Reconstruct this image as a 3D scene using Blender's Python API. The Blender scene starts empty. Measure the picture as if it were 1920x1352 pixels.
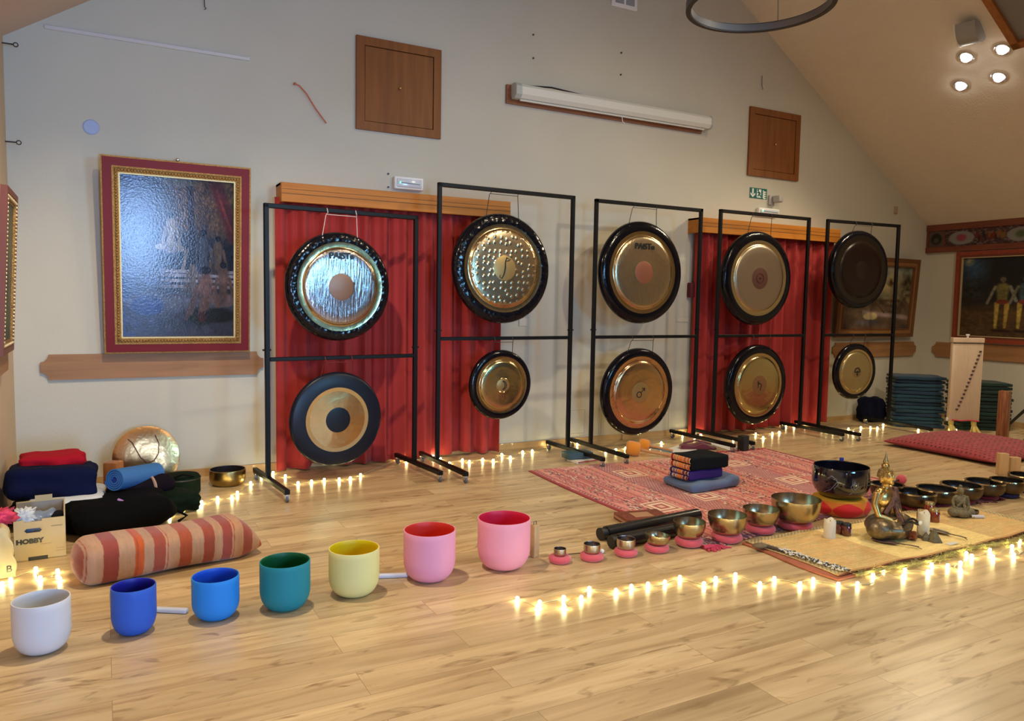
import bpy, bmesh, math, random
import numpy as np
from mathutils import Vector, Matrix, Euler, noise
PI = math.pi
random.seed(7)
sc = bpy.context.scene
COL = sc.collection
# ---------------------------------------------------------------- camera
YAW, PITCH, ROLL, FPX, EYE = 0.494596437, 0.0759026566, 0.0165397773, 1423.778, 1.5
def cam_axes():
    cy, sy, cp, sp = math.cos(YAW), math.sin(YAW), math.cos(PITCH), math.sin(PITCH)
    f = Vector((sy*cp, cy*cp, -sp)); r = Vector((cy, -sy, 0)); u = r.cross(f)
    cr, sr = math.cos(ROLL), math.sin(ROLL)
    return r*cr+u*sr, u*cr-r*sr, f
RX, UP, FW = cam_axes()
cd = bpy.data.cameras.new('camera'); cam = bpy.data.objects.new('camera', cd); COL.objects.link(cam)
cd.sensor_width = 36; cd.sensor_fit = 'HORIZONTAL'; cd.lens = FPX/1920*36; cd.clip_start = .05
cam.matrix_world = Matrix(((RX.x, UP.x, -FW.x, 0), (RX.y, UP.y, -FW.y, 0), (RX.z, UP.z, -FW.z, EYE), (0, 0, 0, 1)))
sc.camera = cam
def ray(x, y): return RX*((x-960)/FPX)-UP*((y-676)/FPX)+FW
def F(x, y, z=0.):      # point of the photo on a level surface
    d = ray(x, y); t = (z-EYE)/d.z; return Vector((d.x*t, d.y*t, z))
def W(x, y, Y=6.8):     # point of the photo on a plane parallel to the gong wall
    d = ray(x, y); t = Y/d.y; return Vector((d.x*t, Y, EYE+d.z*t))
def X(x, y, Xv=10.35):  # point on a plane parallel to the side wall
    d = ray(x, y); t = Xv/d.x; return Vector((Xv, d.y*t, EYE+d.z*t))
# ---------------------------------------------------------------- world, lights, exposure
w = bpy.data.worlds.new('world'); sc.world = w; w.use_nodes = True
w.node_tree.nodes['Background'].inputs[0].default_value = (.35, .45, .8, 1)
w.node_tree.nodes['Background'].inputs[1].default_value = .3
sc.view_settings.view_transform = 'Standard'; sc.view_settings.look = 'None'
sc.view_settings.gamma = 1; sc.view_settings.use_curve_mapping = False
sc.view_settings.exposure = 0.0
sc.cycles.use_denoising = True
sc.cycles.max_bounces = 8; sc.cycles.diffuse_bounces = 4; sc.cycles.glossy_bounces = 4
sc.cycles.sample_clamp_indirect = 6.0
WARM = (1, .84, .58)
def light(name, kind, loc, power, col, size=.1, aim=None, size_y=None):
    l = bpy.data.lights.new(name, kind); l.energy = power; l.color = col
    o = bpy.data.objects.new(name, l); COL.objects.link(o); o.location = loc
    if kind == 'AREA':
        l.spread = math.radians(75)
        l.size = size
        if size_y: l.shape = 'RECTANGLE'; l.size_y = size_y
    else: l.shadow_soft_size = size
    if kind == 'SPOT': l.spot_size = math.radians(146); l.spot_blend = .55
    if aim is not None: o.rotation_euler = (Vector(aim)-Vector(loc)).to_track_quat('-Z', 'Y').to_euler()
    return o
light('lamp_over_bowls', 'SPOT', (.65, 3.90, 3.85), 320, WARM, .06, (.9, 3.9, 0))
light('lamp_over_doorway', 'SPOT', (5.6, 1.2, 4.6), 280, WARM, .10, (5.4, 2.6, 0))
light('lamp_over_entrance', 'SPOT', (3.4, -.9, 4.3), 95, WARM, .12, (3.2, 1.2, 0))
light('lamp_over_middle', 'SPOT', (4.8, 3.0, 5.4), 120, WARM, .12, (4.8, 4.0, 0))
light('dusk_through_glass_door', 'AREA', (.62, -3.38, 1.1), 58, (.34, .56, 1), .60, (-.1, 6, 2.2), 1.9)
light('dusk_through_window', 'AREA', (4.15, -3.38, 2.32), 62, (.22, .60, 1), 2.3, (1.3, 6.3, 1.7), 1.1)
# ---------------------------------------------------------------- materials
MATS = {}
def mat(name, col=(.8, .8, .8), rough=.5, metal=0., bump=0., bscale=40., emit=0., ecol=None, var=0., vscale=8., coat=0., spec=.5,
        trans=0., sheen=0., vcol=False, stretch=(1, 1, 1), bdist=.01, alpha=1., bkind='noise'):
    if name in MATS: return MATS[name]
    m = bpy.data.materials.new(name); m.use_nodes = True; nt = m.node_tree; N = nt.nodes; L = nt.links
    b = N['Principled BSDF']; b.inputs['Base Color'].default_value = (*col, 1); b.inputs['Roughness'].default_value = rough
    b.inputs['Metallic'].default_value = metal; b.inputs['Specular IOR Level'].default_value = spec
    b.inputs['Coat Weight'].default_value = coat; b.inputs['Coat Roughness'].default_value = .1
    b.inputs['Transmission Weight'].default_value = trans; b.inputs['Sheen Weight'].default_value = sheen
    b.inputs['Alpha'].default_value = alpha
    if emit: b.inputs['Emission Color'].default_value = (*(ecol or col), 1); b.inputs['Emission Strength'].default_value = emit
    tc = N.new('ShaderNodeTexCoord'); mp = N.new('ShaderNodeMapping'); L.new(tc.outputs['Object'], mp.inputs[0]); mp.inputs['Scale'].default_value = stretch
    src = None
    if vcol:
        a = N.new('ShaderNodeVertexColor'); a.layer_name = 'Col'; src = a.outputs[0]; L.new(src, b.inputs['Base Color'])
    if var:
        n = N.new('ShaderNodeTexNoise'); n.inputs['Scale'].default_value = vscale; n.inputs['Detail'].default_value = 5; L.new(mp.outputs[0], n.inputs['Vector'])
        r = N.new('ShaderNodeMapRange'); r.inputs['From Min'].default_value = .3; r.inputs['From Max'].default_value = .7
        r.inputs['To Min'].default_value = 1-var; r.inputs['To Max'].default_value = 1+var; L.new(n.outputs[0], r.inputs[0])
        mx = N.new('ShaderNodeVectorMath'); mx.operation = 'SCALE'; mx.inputs[0].default_value = col
        if src: L.new(src, mx.inputs[0])
        L.new(r.outputs[0], mx.inputs['Scale']); L.new(mx.outputs[0], b.inputs['Base Color'])
    if bump:
        if bkind == 'dimple':
            n = N.new('ShaderNodeTexVoronoi'); n.voronoi_dimensions = '2D'; n.inputs['Scale'].default_value = bscale; n.inputs['Randomness'].default_value = .55; mp.inputs['Rotation'].default_value = (PI/2, 0, 0)
            q = N.new('ShaderNodeMapRange'); q.interpolation_type = 'SMOOTHSTEP'; q.inputs['From Max'].default_value = .36; q.inputs['To Min'].default_value = 1; q.inputs['To Max'].default_value = 0
            L.new(n.outputs['Distance'], q.inputs[0]); out = q.outputs[0]
        elif bkind == 'voronoi': n = N.new('ShaderNodeTexVoronoi'); n.inputs['Scale'].default_value = bscale; out = n.outputs['Distance']
        else: n = N.new('ShaderNodeTexNoise'); n.inputs['Scale'].default_value = bscale; n.inputs['Detail'].default_value = 4; out = n.outputs[0]
        L.new(mp.outputs[0], n.inputs['Vector'])
        bp = N.new('ShaderNodeBump'); bp.inputs['Strength'].default_value = bump; bp.inputs['Distance'].default_value = bdist
        L.new(out, bp.inputs['Height']); L.new(bp.outputs[0], b.inputs['Normal'])
    MATS[name] = m; return m
def wood(name, c1, c2, axis='x', scale=1., rough=.4, coat=.15):
    if name in MATS: return MATS[name]
    m = bpy.data.materials.new(name); m.use_nodes = True; nt = m.node_tree; N = nt.nodes; L = nt.links
    b = N['Principled BSDF']; b.inputs['Roughness'].default_value = rough; b.inputs['Coat Weight'].default_value = coat; b.inputs['Specular IOR Level'].default_value = .3
    tc = N.new('ShaderNodeTexCoord'); mp = N.new('ShaderNodeMapping'); L.new(tc.outputs['Object'], mp.inputs[0])
    s = {'x': (1.2, 14, 14), 'y': (14, 1.2, 14), 'z': (14, 14, 1.2)}[axis]; mp.inputs['Scale'].default_value = [v*scale for v in s]
    n = N.new('ShaderNodeTexNoise'); n.inputs['Scale'].default_value = 1.6; n.inputs['Detail'].default_value = 7; n.inputs['Distortion'].default_value = .6
    L.new(mp.outputs[0], n.inputs['Vector'])
    r = N.new('ShaderNodeValToRGB'); r.color_ramp.elements[0].position = .3; r.color_ramp.elements[1].position = .72
    r.color_ramp.elements[0].color = (*c1, 1); r.color_ramp.elements[1].color = (*c2, 1)
    L.new(n.outputs[0], r.inputs[0]); L.new(r.outputs[0], b.inputs['Base Color'])
    MATS[name] = m; return m
def floor_mat():
    m = bpy.data.materials.new('oak_laminate'); m.use_nodes = True; nt = m.node_tree; N = nt.nodes; L = nt.links
    b = N['Principled BSDF']; tc = N.new('ShaderNodeTexCoord')
    br = N.new('ShaderNodeTexBrick'); br.inputs['Scale'].default_value = 1; br.inputs['Brick Width'].default_value = 1.38; br.inputs['Row Height'].default_value = .193
    br.inputs['Mortar Size'].default_value = .0012; br.inputs['Mortar Smooth'].default_value = .3; br.offset = .37
    br.inputs['Color1'].default_value = (0, 0, 0, 1); br.inputs['Color2'].default_value = (1, 1, 1, 1); br.inputs['Mortar'].default_value = (.5, .5, .5, 1)
    L.new(tc.outputs['Object'], br.inputs['Vector'])
    # each plank offsets the grain
    ofs = N.new('ShaderNodeVectorMath'); ofs.operation = 'MULTIPLY_ADD'; L.new(br.outputs['Color'], ofs.inputs[0]); ofs.inputs[1].default_value = (9, 5, 3); L.new(tc.outputs['Object'], ofs.inputs[2])
    def nz(sx, sy, det, dist):
        mp = N.new('ShaderNodeMapping'); mp.inputs['Scale'].default_value = (sx, sy, 1); L.new(ofs.outputs[0], mp.inputs[0])
        n = N.new('ShaderNodeTexNoise'); n.inputs['Scale'].default_value = 1; n.inputs['Detail'].default_value = det; n.inputs['Distortion'].default_value = dist
        L.new(mp.outputs[0], n.inputs['Vector']); return n.outputs[0]
    g1 = nz(1.1, 16, 8, .8); g2 = nz(3.2, 11, 5, 1.6); g3 = nz(.8, 3.5, 3, 1.)
    r1 = N.new('ShaderNodeValToRGB'); e = r1.color_ramp.elements
    e[0].position = .22; e[0].color = (.42, .28, .145, 1); e[1].position = .78; e[1].color = (.76, .60, .36, 1)
    x = r1.color_ramp.elements.new(.5); x.color = (.64, .475, .265, 1)
    L.new(g1, r1.inputs[0])
    r2 = N.new('ShaderNodeValToRGB'); r2.color_ramp.elements[0].position = .29; r2.color_ramp.elements[0].color = (.56, .50, .44, 1)
    r2.color_ramp.elements[1].position = .42; r2.color_ramp.elements[1].color = (1, 1, 1, 1); L.new(g2, r2.inputs[0])
    r3 = N.new('ShaderNodeValToRGB'); r3.color_ramp.elements[0].position = .3; r3.color_ramp.elements[0].color = (.80, .77, .74, 1)
    r3.color_ramp.elements[1].position = .65; r3.color_ramp.elements[1].color = (1.05, 1.04, 1.03, 1); L.new(g3, r3.inputs[0])
    def mul(a, c, f=1.):
        q = N.new('ShaderNodeMix'); q.data_type = 'RGBA'; q.blend_type = 'MULTIPLY'; q.inputs[0].default_value = f
        L.new(a, q.inputs[6]); L.new(c, q.inputs[7]); return q.outputs[2]
    c = mul(mul(r1.outputs[0], r2.outputs[0]), r3.outputs[0])
    r4 = N.new('ShaderNodeMapRange'); r4.inputs['To Min'].default_value = .88; r4.inputs['To Max'].default_value = 1.08; L.new(br.outputs['Color'], r4.inputs[0])
    v = N.new('ShaderNodeVectorMath'); v.operation = 'SCALE'; L.new(c, v.inputs[0]); L.new(r4.outputs[0], v.inputs['Scale'])
    q = N.new('ShaderNodeMix'); q.data_type = 'RGBA'; L.new(br.outputs['Fac'], q.inputs[0]); L.new(v.outputs[0], q.inputs[6]); q.inputs[7].default_value = (.30, .19, .10, 1)
    L.new(q.outputs[2], b.inputs['Base Color'])
    b.inputs['Roughness'].default_value = .30; b.inputs['Specular IOR Level'].default_value = .45
    bp = N.new('ShaderNodeBump'); bp.inputs['Strength'].default_value = .12; bp.inputs['Distance'].default_value = .002; L.new(g1, bp.inputs['Height']); L.new(bp.outputs[0], b.inputs['Normal'])
    return m
# ---------------------------------------------------------------- mesh helpers
class MB:
    def __init__(s): s.v = []; s.f = []; s.m = []; s.c = []
    def add(s, vs, fs, mi=0):
        o = len(s.v); s.v += [tuple(v) for v in vs]; s.f += [[i+o for i in f] for f in fs]; s.m += [mi]*len(fs); return s
    def box(s, lo, hi, mi=0, M=None):
        x0, y0, z0 = lo; x1, y1, z1 = hi
        vs = [Vector(p) for p in ((x0, y0, z0), (x1, y0, z0), (x1, y1, z0), (x0, y1, z0), (x0, y0, z1), (x1, y0, z1), (x1, y1, z1), (x0, y1, z1))]
        if M: vs = [M @ v for v in vs]
        return s.add(vs, [(3, 2, 1, 0), (4, 5, 6, 7), (0, 1, 5, 4), (1, 2, 6, 5), (2, 3, 7, 6), (3, 0, 4, 7)], mi)
    def rbox(s, lo, hi, r=.01, seg=3, mi=0, M=None, fn=None, sub=0):
        bm = bmesh.new(); bmesh.ops.create_cube(bm, size=1)
        lo = Vector(lo); hi = Vector(hi); c = (lo+hi)/2; d = hi-lo
        for v in bm.verts: v.co = Vector((v.co.x*d.x, v.co.y*d.y, v.co.z*d.z))
        if sub: bmesh.ops.subdivide_edges(bm, edges=bm.edges[:], cuts=sub, use_grid_fill=True)
        if not sub:
            bmesh.ops.bevel(bm, geom=bm.edges[:]+bm.verts[:], offset=min(r, min(d)*.49), segments=seg, affect='EDGES', profile=.5)
        else:
            for v in bm.verts:      # round by pulling towards an inner box
                h = d/2; rr = min(r, min(h)*.98); q = Vector([max(-(h[i]-rr), min(h[i]-rr, v.co[i])) for i in range(3)]); e = v.co-q
                if e.length > 1e-6: v.co = q+e.normalized()*min(e.length, rr) if e.length > rr else v.co
        bm.verts.ensure_lookup_table(); bm.verts.index_update()
        vs = [v.co+c for v in bm.verts]
        if fn: vs = [fn(v) for v in vs]
        if M: vs = [M @ v for v in vs]
        s.add(vs, [[v.index for v in f.verts] for f in bm.faces], mi); bm.free(); return s
    def cyl(s, p0, p1, r0, r1=None, n=16, mi=0, caps=True):
        p0 = Vector(p0); p1 = Vector(p1); r1 = r0 if r1 is None else r1
        q = (p1-p0).to_track_quat('Z', 'Y'); vs = []
        for p, r in ((p0, r0), (p1, r1)):
            for i in range(n):
                a = 2*PI*i/n; vs.append(p+q @ Vector((r*math.cos(a), r*math.sin(a), 0)))
        fs = [(i, (i+1) % n, n+(i+1) % n, n+i) for i in range(n)]
        if caps: fs += [tuple(range(n-1, -1, -1)), tuple(range(n, 2*n))]
        return s.add(vs, fs, mi)
    def tube(s, pts, r, n=8, mi=0, closed=False, radii=None):
        pts = [Vector(p) for p in pts]; k = len(pts); vs = []; fs = []; up = None
        for j, p in enumerate(pts):
            a = pts[(j-1) % k] if (closed or j > 0) else p; b = pts[(j+1) % k] if (closed or j < k-1) else p
            t = (b-a).normalized() if (b-a).length > 1e-9 else Vector((0, 0, 1))
            if up is None: up = Vector((0, 0, 1)) if abs(t.z) < .9 else Vector((1, 0, 0))
            x = t.cross(up).normalized(); y = x.cross(t).normalized(); up = y
            rr = radii[j] if radii else r
            for i in range(n): g = 2*PI*i/n; vs.append(p+x*(rr*math.cos(g))+y*(rr*math.sin(g)))
        for j in range(k if closed else k-1):
            for i in range(n):
                a = j*n; b = ((j+1) % k)*n; fs.append((a+i, a+(i+1) % n, b+(i+1) % n, b+i))
        if not closed: fs += [tuple(range(n-1, -1, -1)), tuple(range((k-1)*n, k*n))]
        return s.add(vs, fs, mi)
    def lathe(s, prof, n=32, mi=0, M=None, mis=None, fn=None):   # prof: (r, z), around z
        vs = []; fs = []; ids = []; o = []
        for r, z in prof:
            if r < 1e-6: o.append([len(vs)]*n); vs.append(Vector((0, 0, z)))
            else:
                o.append(list(range(len(vs), len(vs)+n)))
                for i in range(n): a = 2*PI*i/n; vs.append(Vector((r*math.cos(a), r*math.sin(a), z)))
        for j in range(len(prof)-1):
            for i in range(n):
                q = [o[j][i], o[j][(i+1) % n], o[j+1][(i+1) % n], o[j+1][i]]; u = []
                for t in q:
                    if t not in u: u.append(t)
                if len(u) > 2: fs.append(u); ids.append(mis[j] if mis else mi)
        if fn: vs = [fn(v) for v in vs]
        if M: vs = [M @ v for v in vs]
        b = len(s.f); s.add(vs, fs, mi); s.m[b:] = ids; return s
    def ball(s, c, r, n=16, mi=0, M=None):
        r = (r, r, r) if isinstance(r, (int, float)) else r; k = max(6, n//2)
        A = Matrix.Translation(Vector(c)) @ (M or Matrix()) @ Matrix.Diagonal((*r, 1))
        return s.lathe([(math.sin(PI*j/k) if 0 < j < k else 0, -math.cos(PI*j/k)) for j in range(k+1)], n, mi, A)
    def prism(s, pts, a, b, axis='y', mi=0):       # extrude a polygon along an axis
        def P(p, t): return {'y': (p[0], t, p[1]), 'x': (t, p[0], p[1]), 'z': (p[0], p[1], t)}[axis]
        n = len(pts); vs = [P(p, a) for p in pts]+[P(p, b) for p in pts]
        return s.add(vs, [tuple(range(n)), tuple(range(2*n-1, n-1, -1))]+[(i, n+i, n+(i+1) % n, (i+1) % n) for i in range(n)], mi)
    def build(s, name, mats, parent=None, smooth=35, loc=None, cols=None):
        me = bpy.data.meshes.new(name); me.from_pydata([tuple(v) for v in s.v], [], s.f); me.update()
        for m in (mats if isinstance(mats, (list, tuple)) else [mats]): me.materials.append(m)
        me.polygons.foreach_set('material_index', s.m)
        bm = bmesh.new(); bm.from_mesh(me); bmesh.ops.recalc_face_normals(bm, faces=bm.faces[:]); bm.to_mesh(me); bm.free()
        if smooth:
            me.shade_smooth()
            if smooth < 180: me.set_sharp_from_angle(angle=math.radians(smooth))
        o = bpy.data.objects.new(name, me); COL.objects.link(o)
        if parent: o.parent = parent
        if loc is not None: o.location = loc
        return o
def thing(name, label, cat, loc=(0, 0, 0), rz=0, group=None, rot=None):
    o = bpy.data.objects.new(name, None); COL.objects.link(o); o.location = loc; o.rotation_euler = rot or (0, 0, rz)
    o.empty_display_size = .1; o['label'] = label; o['category'] = cat
    if group: o['group'] = group
    return o
def tag(o, label, cat, group=None, kind=None):
    o['label'] = label; o['category'] = cat
    if group: o['group'] = group
    if kind: o['kind'] = kind
    return o
def struct(o, label=None, cat=None):
    o['kind'] = 'structure'
    if label: o['label'] = label
    if cat: o['category'] = cat
    return o
def grid(name, fn, nu, nv, m, parent=None, thick=0., colf=None, smooth=180):
    """sheet from fn(u,v)->xyz; colf(U,V)->(n,3) painted colours"""
    us, vs_ = np.linspace(0, 1, nu+1), np.linspace(0, 1, nv+1)
    V = [tuple(fn(u, v)) for v in vs_ for u in us]
    fs = [(j*(nu+1)+i, j*(nu+1)+i+1, (j+1)*(nu+1)+i+1, (j+1)*(nu+1)+i) for j in range(nv) for i in range(nu)]
    me = bpy.data.meshes.new(name); me.from_pydata(V, [], fs); me.update(); me.materials.append(m); me.shade_smooth()
    if colf:
        U, Vv = np.meshgrid(us, vs_); c = np.clip(colf(U.ravel(), Vv.ravel()), 0, 1); c = np.where(c <= .04045, c/12.92, ((c+.055)/1.055)**2.4)
        a = me.color_attributes.new('Col', 'FLOAT_COLOR', 'POINT'); a.data.foreach_set('color', np.hstack([c, np.ones((len(c), 1))]).astype(np.float32).ravel())
    o = bpy.data.objects.new(name, me); COL.objects.link(o)
    if parent: o.parent = parent
    if thick: s = o.modifiers.new('thickness', 'SOLIDIFY'); s.thickness = thick; s.offset = -1
    return o
def copy_thing(root, loc=None, label=None, **kw):
    r = root.copy(); COL.objects.link(r)
    def kids(a, b):
        for ch in list(a.children):
            c = ch.copy(); COL.objects.link(c); c.parent = b; kids(ch, c)
    kids(root, r)
    if loc is not None: r.location = loc
    if label: r['label'] = label
    return r
def text(name, body, size, m, parent=None, M=None, extrude=.001, bold=.0, sx=1.):
    cu = bpy.data.curves.new(name+'_outline', 'FONT'); cu.body = body; cu.size = size; cu.extrude = extrude; cu.offset = bold; cu.align_x = 'CENTER'; cu.align_y = 'CENTER'; cu.resolution_u = 3
    t = bpy.data.objects.new('t', cu); COL.objects.link(t)
    me = bpy.data.meshes.new_from_object(t.evaluated_get(bpy.context.evaluated_depsgraph_get())); bpy.data.objects.remove(t); bpy.data.curves.remove(cu)
    me.name = name; me.materials.clear(); me.materials.append(m)
    me.transform((M or Matrix()) @ Matrix.Diagonal((sx, 1, 1, 1)))
    o = bpy.data.objects.new(name, me); COL.objects.link(o)
    if parent: o.parent = parent
    return o
def stroke(mb, pts, wd, y0, y1, mi=0):     # flat brush stroke in the xz plane, y0..y1 thick
    L_ = []; R_ = []
    for i, p in enumerate(pts):
        a = Vector(pts[max(0, i-1)]); b = Vector(pts[min(len(pts)-1, i+1)]); d = (b-a).normalized(); nrm = Vector((-d.y, d.x)); p = Vector(p)
        wdt = wd[i] if isinstance(wd, (list, tuple)) else wd
        L_.append(p+nrm*wdt/2); R_.append(p-nrm*wdt/2)
    for i in range(len(pts)-1):
        mb.prism([tuple(L_[i]), tuple(L_[i+1]), tuple(R_[i+1]), tuple(R_[i])], y0, y1, 'y', mi)
def arc(cx, cz, r, a0, a1, n=20, rz=None):
    return [(cx+r*math.cos(math.radians(a0+(a1-a0)*i/n)), cz+(rz or r)*math.sin(math.radians(a0+(a1-a0)*i/n))) for i in range(n+1)]
def T(x=0, y=0, z=0): return Matrix.Translation((x, y, z))
def Rz(a): return Matrix.Rotation(a, 4, 'Z')
def Rx(a): return Matrix.Rotation(a, 4, 'X')
def Ry(a): return Matrix.Rotation(a, 4, 'Y')
BULB = 85.
# ================================================================ the room
WALLY, XR, XL, YF = 6.8, 10.35, -.60, -3.5
SL = .643
def zr(x): return 2.707+SL*(10.27-x)          # underside of the slope over the side wall
def zl(x): return 3.38+.64*(x-XL)
XA = (2.707+SL*10.27-3.38+.64*XL)/(SL+.64); ZA = zr(XA)
cream = mat('cream_plaster', (.565, .53, .44), .85, bump=.15, bscale=60, var=.03, vscale=1.5)
tan = mat('tan_plaster', (.60, .45, .30), .85, bump=.15, bscale=60, var=.03, vscale=2)
ceilm = mat('ceiling_plaster', (.72, .66, .57), .9, bump=.25, bscale=45, var=.02)
o = MB().box((XL-.2, YF-.2, -.12), (XR+.2, WALLY+.2, 0)).build('floor', floor_mat(), smooth=0); struct(o, 'light oak laminate floor of wide knotty planks', 'floor')
gable = [(XL, 0), (XR, 0), (XR, zr(XR)), (XA, ZA), (XL, 3.38)]
struct(MB().prism(gable, WALLY, WALLY+.15).build('wall_back', cream, smooth=0), 'cream gable wall behind the gong stands', 'wall')
struct(MB().prism(gable, YF-.15, YF).build('wall_front', mat('dark_timber_wall', (.13, .10, .085), .7), smooth=0), 'dark gable wall facing the gongs', 'wall')
struct(MB().box((XL-.15, YF-.15, 0), (XL, WALLY+.15, 3.5)).build('wall_left', tan, smooth=0), 'tan side wall by the cardboard box', 'wall')
struct(MB().box((XR, YF-.15, 0), (XR+.15, WALLY+.15, zr(XR)+.06)).build('wall_right', cream, smooth=0), 'low cream side wall under the painted frieze', 'wall')
mb = MB(); mb.prism([(XR+.15, zr(XR+.15)), (XA, ZA), (XA, ZA+.12), (XR+.15, zr(XR+.15)+.12)], YF-.15, WALLY+.15)
struct(mb.build('ceiling', ceilm, smooth=0), 'sloping cream ceiling carrying the spotlights', 'ceiling')
mb = MB(); mb.prism([(XL-.15, zl(XL-.15)), (XA, ZA), (XA, ZA+.12), (XL-.15, zl(XL-.15)+.12)], YF-.15, WALLY+.15)
struct(mb.build('ceiling', mat('tan_ceiling', (.60, .44, .33), .9, bump=.2, bscale=45), smooth=0), 'opposite ceiling slope, pinkish tan, meeting the tan wall', 'ceiling')
bbm = wood('beech_skirting', (.40, .24, .10), (.52, .33, .16), 'x', .6)
struct(MB().box((XL, WALLY-.018, 0), (5.06, WALLY, .062)).build('baseboard_back', bbm, smooth=0), 'low wooden skirting under the gable wall', 'baseboard')
struct(MB().box((5.06, WALLY-.03, 0), (XR, WALLY, .062)).build('baseboard_back', bbm, smooth=0), 'wooden skirting behind the far stands', 'baseboard')
struct(MB().box((XR-.018, YF, 0), (XR, WALLY, .075)).build('baseboard_right', bbm, smooth=0), 'wooden skirting along the low side wall', 'baseboard')
# windows behind the viewer: dusk glow
for k, (cx, cz, hw_, hh_) in enumerate(((.62, 1.08, .40, 1.07), (4.15, 2.32, 1.25, .65))):
    r = thing(['door_1', 'window_1'][k], ['glazed door in the gable wall, near the tan side wall', 'wide window in the middle of the gable wall'][k], ['door', 'window'][k], (cx, YF+.03, cz)); r['kind'] = 'structure'
    mb = MB()
    for a, b in (((-hw_-.06, -hh_), (-hw_, hh_)), ((hw_, -hh_), (hw_+.06, hh_)), ((-hw_, -hh_), (hw_, -hh_+.06)), ((-hw_, hh_-.06), (hw_, hh_)), ((-.02, -hh_), (.02, hh_))):
        mb.box((a[0], 0, a[1]), (b[0], .06, b[1]))
    mb.build('frame', wood('pine_frame', (.35, .2, .09), (.45, .28, .13), 'z'), r, 0)
    MB().box((-hw_, 0, -hh_), (hw_, .01, hh_)).build('pane', mat('dusk_glass', (.1, .2, .4), .1, emit=2.2, ecol=(.3, .6, 1.)), r, 0)
# roof window on the slope
u = Vector((-1, 0, SL)).normalized(); nrm = Vector((-SL, 0, -1)).normalized()
c0 = Vector((8.06, 4.50, zr(8.06)))
r = thing('window_2', 'timber framed roof window in the sloping ceiling', 'window', c0); r['kind'] = 'structure'
Mw = Matrix(((u.x, 0, nrm.x, 0), (0, -1, 0, 0), (u.z, 0, nrm.z, 0), (0, 0, 0, 1)))
mb = MB()
for a, b in (((0, 0), (1.3, .075)), ((0, .85), (1.3, .92)), ((0, 0), (.075, .92)), ((1.22, 0), (1.3, .92))): mb.box((a[0], a[1], -.02), (b[0], b[1], .05), M=Mw)
mb.build('frame', wood('roof_window_wood', (.27, .10, .03), (.38, .16, .05), 'x'), r, 0)
MB().box((.06, .06, -.01), (1.24, .87, .012), M=Mw).build('pane', mat('grey_glass', (.20, .19, .20), .35), r, 0)
# ---------------------------------------------------------------- things on the gable wall
oak = wood('oak_panel', (.19, .062, .012), (.27, .095, .018), 'z', .8, .5, 0.)
oakh = wood('oak_board', (.27, .13, .055), (.38, .19, .08), 'x', .8, .5, 0.)
ply = wood('pelmet_wood', (.42, .145, .016), (.56, .205, .028), 'x', .9, .5, 0.)
brass = mat('brass', (.85, .62, .28), .25, 1.)
darkm = mat('dark_metal', (.05, .05, .055), .4, .8)
steel = mat('steel', (.7, .7, .72), .25, 1.)
def hatch(a, b, label):
    p = W(*a, 6.78); q = W(*b, 6.78); wd = q.x-p.x; h = p.z-q.z
    r = thing('wall_hatch', label, 'hatch', (p.x, 6.8, q.z))
    mb = MB(); fw = .075
    for lo, hi in (((0, 0), (fw, h)), ((wd-fw, 0), (wd, h)), ((fw, 0), (wd-fw, fw)), ((fw, h-fw), (wd-fw, h))): mb.box((lo[0], -.028, lo[1]), (hi[0], 0, hi[1]))
    mb.build('frame', oak, r, 0)
    MB().rbox((fw+.005, -.020, fw+.005), (wd-fw-.005, -.001, h-fw-.005), .003, 1).build('door', oak, r, 0)
    MB().ball((wd/2, -.035, h/2), .012, 12).cyl((wd/2, -.02, h/2), (wd/2, -.035, h/2), .006).build('knob', brass, r)
hatch((668, 65), (826, 261), 'large square oak hatch high on the gable wall')
hatch((1407, 199), (1496, 340), 'smaller oak hatch above the green escape sign')
def board(p, q, y, label, ax='y'):
    h = p.z-q.z; L_ = (q.x-p.x) if ax == 'y' else (p.y-q.y); n = .055
    pts = [(0, h*.3), (n*.45, h*.27), (n*.9, h*.14), (n, 0), (L_-n, 0), (L_-n*.9, h*.14), (L_-n*.45, h*.27), (L_, h*.3), (L_, h*.7), (L_-n*.45, h*.73), (L_-n*.9, h*.86), (L_-n, h), (n, h), (n*.9, h*.86), (n*.45, h*.73), (0, h*.7)]
    mb = MB().prism(pts, -.026, 0)
    o = mb.build('dado_board', oakh, smooth=0); o.location = (p.x, y, q.z)
    if ax == 'x': o.rotation_euler = (0, 0, -PI/2); o.location = (y, p.y, q.z)
    return tag(o, label, 'board')
a = W(75, 667, 6.78); b = W(494, 701, 6.78); b.z = .85; a.z = 1.045
board(a, b, 6.8, 'long oak board with notched ends under the dark blue painting')
a = W(1562, 643, 6.78); b = W(1716, 668, 6.78); a.z = 1.045; b.z = .845
board(a, b, 6.8, 'notched oak board behind the furthest gong stand')
board(Vector((10.35, 6.63, 1.05)), Vector((10.35, 4.6, .845)), 10.35, 'notched oak board on the low side wall under a painting', 'x')
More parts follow.
